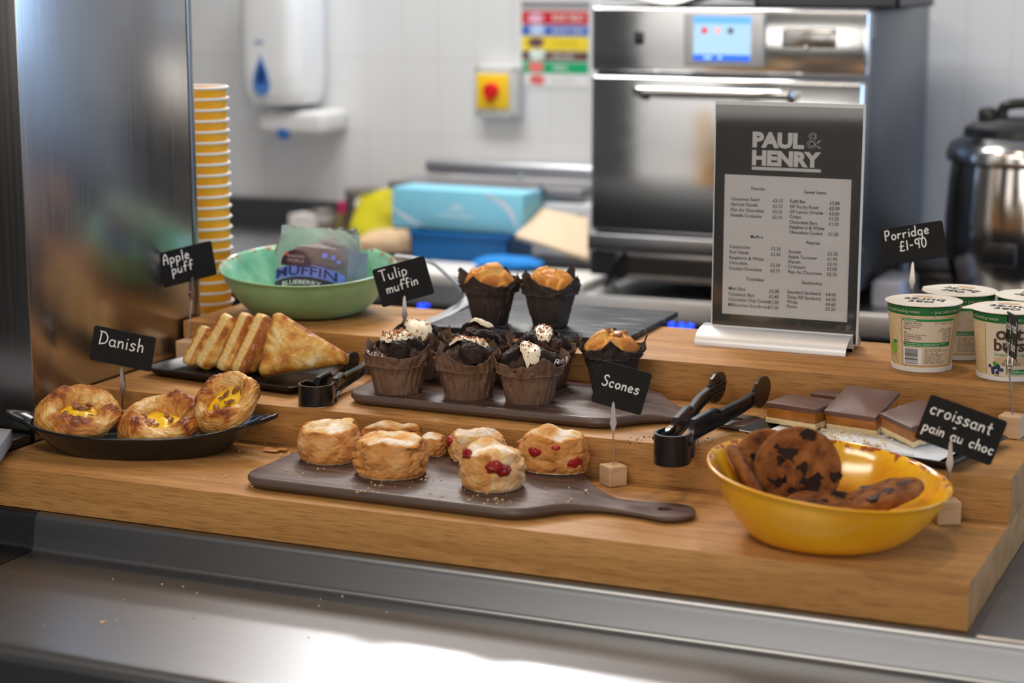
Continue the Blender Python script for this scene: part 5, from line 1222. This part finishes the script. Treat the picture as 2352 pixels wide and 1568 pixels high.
cookie('chocolate cookie seen edge-on at the left rim of the yellow bowl', tuple(PY(1716, 1094, .082)), .041, .015, face((.80, .36, .48)), 3.0, 3)
cookie('chocolate cookie lying flat at the front of the yellow bowl', (bx0+.006, by0-.030, bz0+.041), .048, .014, face((.05, -.10, 1)), 4.0, 8)
cookie('chocolate cookie leaning on the right side of the yellow bowl', tuple(PY(2028, 1138, .112)), .047, .017, face((-.30, -.06, .95)), 5.0, 9)

# ------------------------------------------------------------------ wrapped muffin in the green bowl
gx, gy, gz = GBL.location
wm_ = thing('wrapped_muffin', 'film-wrapped blueberry muffin with purple label in the green bowl', 'wrapped muffin', (gx+.026, gy-.034, gz+.012), rot=(R(-10), R(4), R(14)))
FILM = mat('clear_film', (.92, .93, .95), .08, trans=.92, ior=1.12, bump=.9, bscale=40, bdist=.006)
mesh('muffin', lathe([(.0001, .012), (.026, .012), (.036, .060), (.041, .066), (.040, .078), (.030, .092), (.0001, .098)], 40), mat('wrapped_crumb', (.16, .085, .06), .6, col2=(.09, .05, .05), scale=60), wm_)
mesh('muffin_case', lathe([(.0268+.0006*math.cos(i*PI), .012) if False else (.027, .0115), (.0375, .061)], 40), mat('case_grey', (.30, .27, .25), .6, col2=(.12, .10, .10), scale=90, stretch=(8, 8, .2)), wm_)
def film(u, v):
    a = 2*PI*u; e = math.cos(a); w_ = .064*(1+.10*n1(math.cos(a)*2, math.sin(a)*2, v*4))
    k = math.sin(PI*min(1, max(0, .04+.92*v)))**.35
    return (w_*e*(.90+.10*k), .050*math.sin(a)*k*(1+.12*n1(a*2, v*6, 3)), .004+.118*v+.006*n1(e*3, v*4, 7))
mesh('film', grid(film, 64, 40, cu=True), FILM, wm_, angle=180)
def onfilm(x, z, off=.0012):
    v = (z-.004)/.118; a = -math.acos(max(-1, min(1, x/.066))); k = math.sin(PI*min(1, max(0, .04+.92*v)))**.35
    return (x, .051*math.sin(a)*k*1.03-off, z)
def patch(f0, f1, x0, x1, n=26, m=8, off=.0012):
    V = []
    for j in range(m):
        for i in range(n):
            x = x0+(x1-x0)*i/(n-1); z = f0(x)+(f1(x)-f0(x))*j/(m-1); V.append(onfilm(x, z, off))
    return V, [(j*n+i, j*n+i+1, (j+1)*n+i+1, (j+1)*n+i) for j in range(m-1) for i in range(n-1)]
arcf = lambda h, c: (lambda x: h+c*(1-(x/.058)**2))
lbl = mesh('label_base', patch(lambda x: .010, arcf(.034, .014), -.056, .056, off=.0008), mat('label_purple', (.045, .022, .055), .4), wm_, angle=180)
mesh('label_band', patch(arcf(.036, .012), arcf(.052, .014), -.056, .054, off=.0014), mat('label_violet', (.15, .19, .62), .4), lbl, angle=180)
mesh('label_crest', patch(lambda x: .060+.002, lambda x: .063+.024*max(0, 1-((x+.020)/.026)**2)**.5, -.045, .005, off=.0016), mat('label_plum', (.06, .025, .04), .3), lbl, angle=180)
def lab(s, x0, x1, z0, z1, m, name, dip=.012):
    V, Fc = fit(text_vf(s, bold=.012), x0, x1, z0, z1); mesh(name, ([onfilm(x, z+dip*(1-(x/.058)**2)-dip, .0026) for x, z, _ in V], Fc), m, lbl, smooth=False)
lab('MUFFIN', -.052, .044, .050, .064, mat('ink_navy', (.02, .02, .10), .5), 'lettering'); lab('BLUEBERRY', -.040, .022, .036, .0425, INK_W, 'lettering')
lab('BAKERS', -.034, -.006, .075, .079, mat('ink_rose', (.45, .30, .32), .5), 'lettering', 0); lab('WORLD', -.034, -.006, .068, .073, mat('ink_rose', (1, 1, 1)), 'lettering', 0)
def dotm(x, z, r): return [(lambda q: (q[0], q[1]-.0006, q[2]))(onfilm(x+r*math.cos(2*PI*i/14), z+r*math.sin(2*PI*i/14), .0022)) for i in range(14)], [tuple(range(14))]
mesh('red_dot', dotm(-.036, .080, .0028), mat('dot_red', (.75, .05, .03), .4), lbl, smooth=False)
mesh('berry_dots', join(*[dotm(x, z, r) for x, z, r in ((.026, .030, .003), (.034, .036, .0025), (.040, .028, .003), (.033, .022, .0025), (.046, .034, .002), (.036, .080, .0035), (.044, .074, .003), (.024, .082, .004))]), mat('dot_violet', (.20, .26, .72), .4), lbl, smooth=False)
mesh('end_fin', xf(bx(-.0006, .0006, -.016, .016, 0, .062), T(.064, -.002, .030) @ RZ(R(-60)) @ RY(R(-4))), mat('fin_grey', (.18, .24, .30), .3), wm_, smooth=False)
w2 = thing('wrapped_muffin', 'second film-wrapped muffin lying behind the labelled one in the green bowl', 'wrapped muffin', (gx+.006, gy+.052, gz+.016), rot=(R(-14), R(-6), R(14)))
mesh('muffin', lathe([(.0001, .010), (.020, .010), (.026, .055), (.028, .060), (.024, .074), (.0001, .080)], 36), MATS['wrapped_crumb'], w2)
mesh('film', grid(lambda u, v: tuple(Vector((film(u, v)[0]*.85, film(u, v)[1]*.50, film(u, v)[2]*.86))), 56, 34, cu=True), FILM, w2, angle=180)

# ------------------------------------------------------------------ paper cups
CUPY = mat('cup_yellow', (.86, .40, .008), .5); CUPW = mat('cup_white', (.80, .78, .74), .55)
cq = PY(538, 690, .685)-RT*.0436; n_c = 25
cup0 = None
for k in range(n_c):
    lab_ = 'yellow paper cup with white rolled rim nested in the tall stack behind the steel casing'
    if k == 0: lab_ = 'lowest yellow paper cup of the tall stack behind the steel casing'
    if k == n_c-1: lab_ = 'topmost yellow paper cup of the tall stack behind the steel casing'
    if cup0 is None:
        c = cup0 = thing('paper_cup', lab_, 'paper cup', (cq.x, cq.y, .0006), 0, 'yellow paper cups in the stack')
        mesh('cup', lathe([(.0001, .004), (.0290, .004), (.0300, 0), (.0305, .004), (.0405, .089), (.0400, .089), (.0296, .006), (.0001, .0058)], 40), CUPY, c, angle=40)
        mesh('rim', lathe([(.0402, .0885), (.0425, .0885), (.0438, .0902), (.0438, .0918), (.0425, .0930), (.0405, .0930), (.0394, .0910), (.0402, .0885)], 40), CUPW, c, angle=180)
    else:
        c = cup0.copy(); COL.objects.link(c); c['label'] = lab_
        for ch in list(cup0.children):
            d = ch.copy(); COL.objects.link(d); d.parent = c
    c.location = (cq.x, cq.y, .0006+k*.0170)

# ------------------------------------------------------------------ oat pots
POTB = mat('pot_tan', (.64, .49, .255), .6, col2=(.72, .58, .35), scale=180, lo=.4, hi=.6); POTG = mat('pot_green', (.012, .145, .035), .5)
POTW = mat('pot_white_base', (.74, .72, .70), .5); LIDC = mat('lid_cream', (.74, .66, .52), .45, col2=(.78, .74, .66), scale=22); PANEL = mat('pot_panel', (.68, .58, .44), .6)
BORD = mat('pot_border', (.42, .22, .07), .6, col2=(.52, .32, .12), scale=60); INKB = mat('pot_ink', (.10, .05, .035), .6); INKG = mat('pot_ink_green', (.02, .25, .08), .6); INKV = mat('pot_ink_blue', (.05, .05, .22), .6)
PH, PR0, PR1 = .088, .0388, .0478
def potr(z): return PR0+(PR1-PR0)*z/PH
class Cone:
    def __init__(s, a0, k=1.0): s.a0 = a0; s.k = k
    def pt(s, x, z, off): r_ = potr(z)+off; a = s.a0+x*s.k/((PR0+PR1)/2); return (r_*math.cos(a), r_*math.sin(a), z)
    def rect(s, x0, x1, z0, z1, off, n=16):
        V = [s.pt(x0+(x1-x0)*i/(n-1), z, off) for z in (z0, z1) for i in range(n)]; return V, [(i, i+1, n+i+1, n+i) for i in range(n-1)]
    def text(s, st, x0, z0, size, off=.0005, al='LEFT', bold=.0, x1=None, z1=None):
        VF = text_vf(st, al, bold, size)
        if x1 is not None: VF = fit(VF, x0, x1, z0, z1)
        else: VF = ([(v[0]+x0, v[1]+z0, 0) for v in VF[0]], VF[1])
        return [s.pt(v[0], v[1], off) for v in VF[0]], VF[1]
    def disc(s, x, z, rx, rz_, off, n=16, tilt=0):
        return [s.pt(x+rx*math.cos(2*PI*i/n), z+rz_*math.sin(2*PI*i/n), off) for i in range(n)], [tuple(range(n))]
def potlid(tab):
    n = 72; V = []
    for r_, z in ((1.0, 0), (1.0, .0010), (.97, .0016), (.6, .0014), (.0002, .0014)):
        for i in range(n):
            a = 2*PI*i/n; d = (a-tab+PI) % (2*PI)-PI; k = 1+.20*math.exp(-(d/.20)**2)*(r_ > .9)
            V.append((.0510*r_*k*math.cos(a), .0510*r_*k*math.sin(a), z+PH+.001-.002*(k-1)/.2))
    return V, [tuple(range(n-1, -1, -1))]+[(j*n+i, j*n+(i+1) % n, (j+1)*n+(i+1) % n, (j+1)*n+i) for j in range(4) for i in range(n)]
def oat_pot(label, p, face, tab, lidrot, detail):
    t = thing('porridge_pot', label, 'porridge pot', p, 0, 'porridge pots on the top step')
    mesh('cup', lathe([(.0001, .002), (PR0-.001, .002), (potr(.006), .006), (potr(.078), .078)], 72), POTB, t)
    mesh('base_ring', lathe([(PR0-.002, 0), (PR0+.0012, 0), (PR0+.0015, .0055), (PR0, .0062)], 72), POTW, t)
    gb = mesh('green_band', lathe([(potr(.0765)+.0002, .0765), (potr(.0875)+.0002, .0875)], 72), POTG, t)
    ld = mesh('lid', potlid(tab), LIDC, t, angle=30)
    L = []
    for s, y, sz in (('oat', .008, .022), ('burst', -.012, .022)):
        V, Fc = text_vf(s, 'CENTER', .015, sz*1.2); L.append(([(v[0], v[1]+y, PH+.0028) for v in V], Fc))
    o = mesh('lid_lettering', xf(join(*L), RZ(lidrot)), INK_K, ld, smooth=False)
    V, Fc = blob(0, 0, .014, .006, 3, 0); V = [(x+.008, z-.026, PH+.0027) for x, y, z in V]
    mesh('lid_oats', xf((V, Fc), RZ(lidrot)), mat('oat_brown', (.60, .40, .20), .7), ld, smooth=False)
    c = Cone(face); cb_ = c; c = Cone(face, 1.34 if detail == 'back' else 1.0)
    mesh('band_lettering', join(*[cb_.text('Just add boiling water', -.062+k*.068-.0, .0800, .0058, .0007) for k in range(-1, 3)], *[cb_.disc(-.0655+k*.068, .0818, .0007, .0007, .0007) for k in range(-1, 3)]), mat('band_ink', (.62, .58, .40), .6), gb, smooth=False)
    if detail == 'back':
        bp_ = mesh('info_border', c.rect(-.0275, .0285, .008, .0740, .0003), BORD, t, smooth=False)
        pn_ = mesh('info_panel', c.rect(-.0262, .0272, .0092, .0735, .0005), PANEL, bp_, smooth=False)
        for rc in (c.rect(-.0252, .0258, .0688, .0722, .0007), c.rect(-.0250, .0240, .0345, .0405, .0007)): mesh('info_bar', rc, mat('info_green', (.015, .24, .06), .6), pn_, smooth=False)
        L = []
        rows = [('Typical Values', 1, 'Per 100g Per Pot'), ('made up as per', 0, ''), ('instructions)', 0, ''), ('Energy', 1, '427kJ  238kJ'), ('', 0, '101kcal 57kcal'), ('Fat', 1, '1.5g  3.4g'), ('of which saturates', 0, '0.2g  0.5g'), ('Carbohydrate', 1, '17.4g 38g'), ('of which sugars', 0, '6.7g  15g'), ('Fibre', 1, '1.9g  4.2g'), ('Protein', 1, '3.0g  6.1g'), ('Salt', 1, '0.05g 0.1g')]
        for k, (a, b_, d) in enumerate(rows):
            z = .0655-k*.00262
            if a: L.append(c.text(a, -.0245, z, .0030, .0008, bold=.014 if b_ else 0))
            if d: L.append(c.text(d, .0245, z, .0028, .0008, 'RIGHT'))
        for k, a in enumerate(('Symington\'s Ltd,', 'Dartmouth Way, Leeds', 'LS11 5JL, UK', 'www.symingtons.com', 'Tennant & Ruttle', 'Distribution Ltd,', 'Orchard Avenue', 'Citywest, Dublin 24', 'D24 HK82, Ireland')):
            L.append(c.text(a, -.0035, .0308-k*.0024, .0027, .0008))
        mesh('info_lettering', join(*L), INKB, pn_, smooth=False)
        mesh('heading_lettering', c.text('Nutrition', -.0240, .0694, .0032, .0010, bold=.01), INK_W, pn_, smooth=False)
        mesh('serving_lettering', join(c.text('This pot provides 1 serving. Reference intake', -.0240, .0380, .0023, .0010), c.text('of an average adult (8400kJ/2000kcal)', -.0240, .0355, .0023, .0010)), INK_W, pn_, smooth=False)
        bw = mesh('barcode_field', c.rect(-.0248, -.0060, .0095, .0322, .0008), WHITEPAPER, pn_, smooth=False)
        rnd = random.Random(5); z = .0108; B = []
        while z < .0315:
            h_ = rnd.choice((.0002, .0004, .0006, .0009)); B.append(c.rect(-.0235, -.0098, z, z+h_, .0010, 6)); z += h_+rnd.choice((.0003, .0005, .0007))
        mesh('barcode', join(*B), INK_K, bw, smooth=False)
        ap = mesh('apple_print', join(c.disc(-.0395, .0285, .0058, .0088, .0004, 20)), mat('apple_green', (.16, .34, .03), .5, col2=(.26, .46, .06), scale=60), t, smooth=False)
        mesh('leaf_print', c.disc(-.0365, .0385, .0035, .0022, .0006), INKG, ap, smooth=False)
        mesh('oat_print', c.disc(-.0380, .0160, .0045, .0035, .0004), mat('oat_pink', (.50, .32, .24), .7, col2=(.66, .50, .36), scale=250), ap, smooth=False)
    else:
        pn_ = mesh('front_panel', c.rect(-.0300, .0420, .0070, .0755, .0003), mat('pot_front', (.70, .60, .46), .6), t, smooth=False)
        mesh('front_border', join(c.rect(-.0305, -.0292, .0085, .0745, .0005)), BORD, pn_, smooth=False)
        lg_ = mesh('brand_lettering', join(c.text('oat', 0, 0, .02, .0008, x1=.0200, bold=.03, z1=.0700) if False else c.text('oat', -.0150, .0545, .02, .0008, bold=.03, x1=.0190, z1=.0700), c.text('burst', -.0175, .0395, .02, .0008, bold=.03, x1=.0300, z1=.0560)), INKB, pn_, smooth=False)
        mesh('green_lettering', c.text('Instant Porridge', -.0170, .0330, .0066, .0008), INKG, pn_, smooth=False)
        mesh('scroll', c.rect(-.0165, .0290, .0205, .0310, .0005), mat('scroll_tan', (.62, .46, .24), .6), pn_, smooth=False)
        mesh('flavour_lettering', join(c.text('APPLE &', -.0035, .0258, .0048, .0008, bold=.01), c.text('BLUEBERRY', -.0065, .0212, .0048, .0008, bold=.01)), INKV, pn_, smooth=False)
        rnd = random.Random(3); ber = [(-.0238+rnd.uniform(0, .0175), .0120+rnd.uniform(-.002, .0085)) for k in range(16)]
        be = mesh('berry_print', join(*[c.disc(x, z, .0024, .0024, .0006+.00002*k, 14) for k, (x, z) in enumerate(ber)]), mat('berry_navy', (.012, .022, .07), .5, col2=(.035, .06, .15), scale=220), pn_, smooth=False)
        mesh('leaf_print', join(c.disc(-.0165, .0225, .0022, .0036, .0009), c.disc(-.0140, .0220, .0036, .0018, .0009)), mat('leaf_bright', (.06, .30, .04), .5), be, smooth=False)
        mesh('weight_lettering', c.text('57g e', -.0160, .0075-.0035, .0052, .0008), INKB, pn_, smooth=False)
        tk = mesh('claim_bar', join(c.rect(.0035, .0330, .0128, .0160, .0006), c.rect(.0035, .0330, .0086, .0118, .0006)), mat('info_green', (0, 0, 0)), pn_, smooth=False)
        mesh('claim_lettering', join(c.text('Low in Fat', .0050, .0134, .0026, .0009), c.text('Suitable for vegetarians', .0050, .0092, .0026, .0009)), INK_W, tk, smooth=False)
    return t
def pput(px, py): q = P(px, py, Z3)+Vector((FH.x, FH.y, 0))*PR0; return (q.x, q.y, Z3+.0006)
def toc(p): return math.atan2(CAM.y-p[1], CAM.x-p[0])
p1 = pput(2130, 856); oat_pot('oat porridge pot showing its nutrition panel and barcode, nearest the menu stand', p1, toc(p1)+.18, toc(p1)-2.6, toc(p1)+PI/2+2.9, 'back')
p2 = pput(2213, 828); oat_pot('oat porridge pot tucked behind the one with the visible nutrition panel', p2, toc(p2)+.1, toc(p2)-2.2, toc(p2)+PI/2+2.5, 'back')
p3 = pput(2330, 877); oat_pot('oat porridge pot with blueberries and big brand letters at the right edge', p3, toc(p3)-.02, toc(p3)-1.55, toc(p3)+PI/2+2.9, 'front')
p4 = pput(2385, 842); oat_pot('oat porridge pot half out of frame behind the blueberry one', p4, toc(p4)+.5, toc(p4)-2.5, toc(p4)+PI/2+2.2, 'back')

# ------------------------------------------------------------------ steel serving tongs on the top step
t = thing('serving_tongs', 'polished steel serving tongs propped open beside the green bowl', 'tongs', (-.93, .64, Z3+.0006))
def blade(path, w_, m=CHROME):
    return sweep(path, [(-w_/2, -.0008), (-w_*.3, .0016), (w_*.3, .0016), (w_/2, -.0008), (w_*.3, .0004), (-w_*.3, .0004)])
O = t.location
a = P(968, 748, Z3+.004)-O; b_ = P(1062, 708, Z3+.004)-O; c_ = P(1085, 690, Z3+.008)-O
mesh('arm', blade([tuple(Vector((a.x, a.y, .004))), tuple(Vector(((a.x+b_.x)/2, (a.y+b_.y)/2, .006))), tuple(Vector((b_.x, b_.y, .010))), tuple(Vector((c_.x, c_.y, .018)))], .020), CHROME, t, angle=30)
yv = O.y+c_.y
e = [PY(1078, 688, yv-.004), PY(1050, 652, yv-.01), PY(1000, 608, yv-.02), PY(985, 600, yv-.025), PY(945, 590, yv-.03), PY(908, 586, yv-.035)]
mesh('arm', blade([tuple(p-O) for p in e], .020), CHROME, t, angle=30)
mesh('hinge', tube([(c_.x+.004, c_.y-.008, .006), (c_.x+.004, c_.y-.008, .030)], .008, 14), CHROME, t)
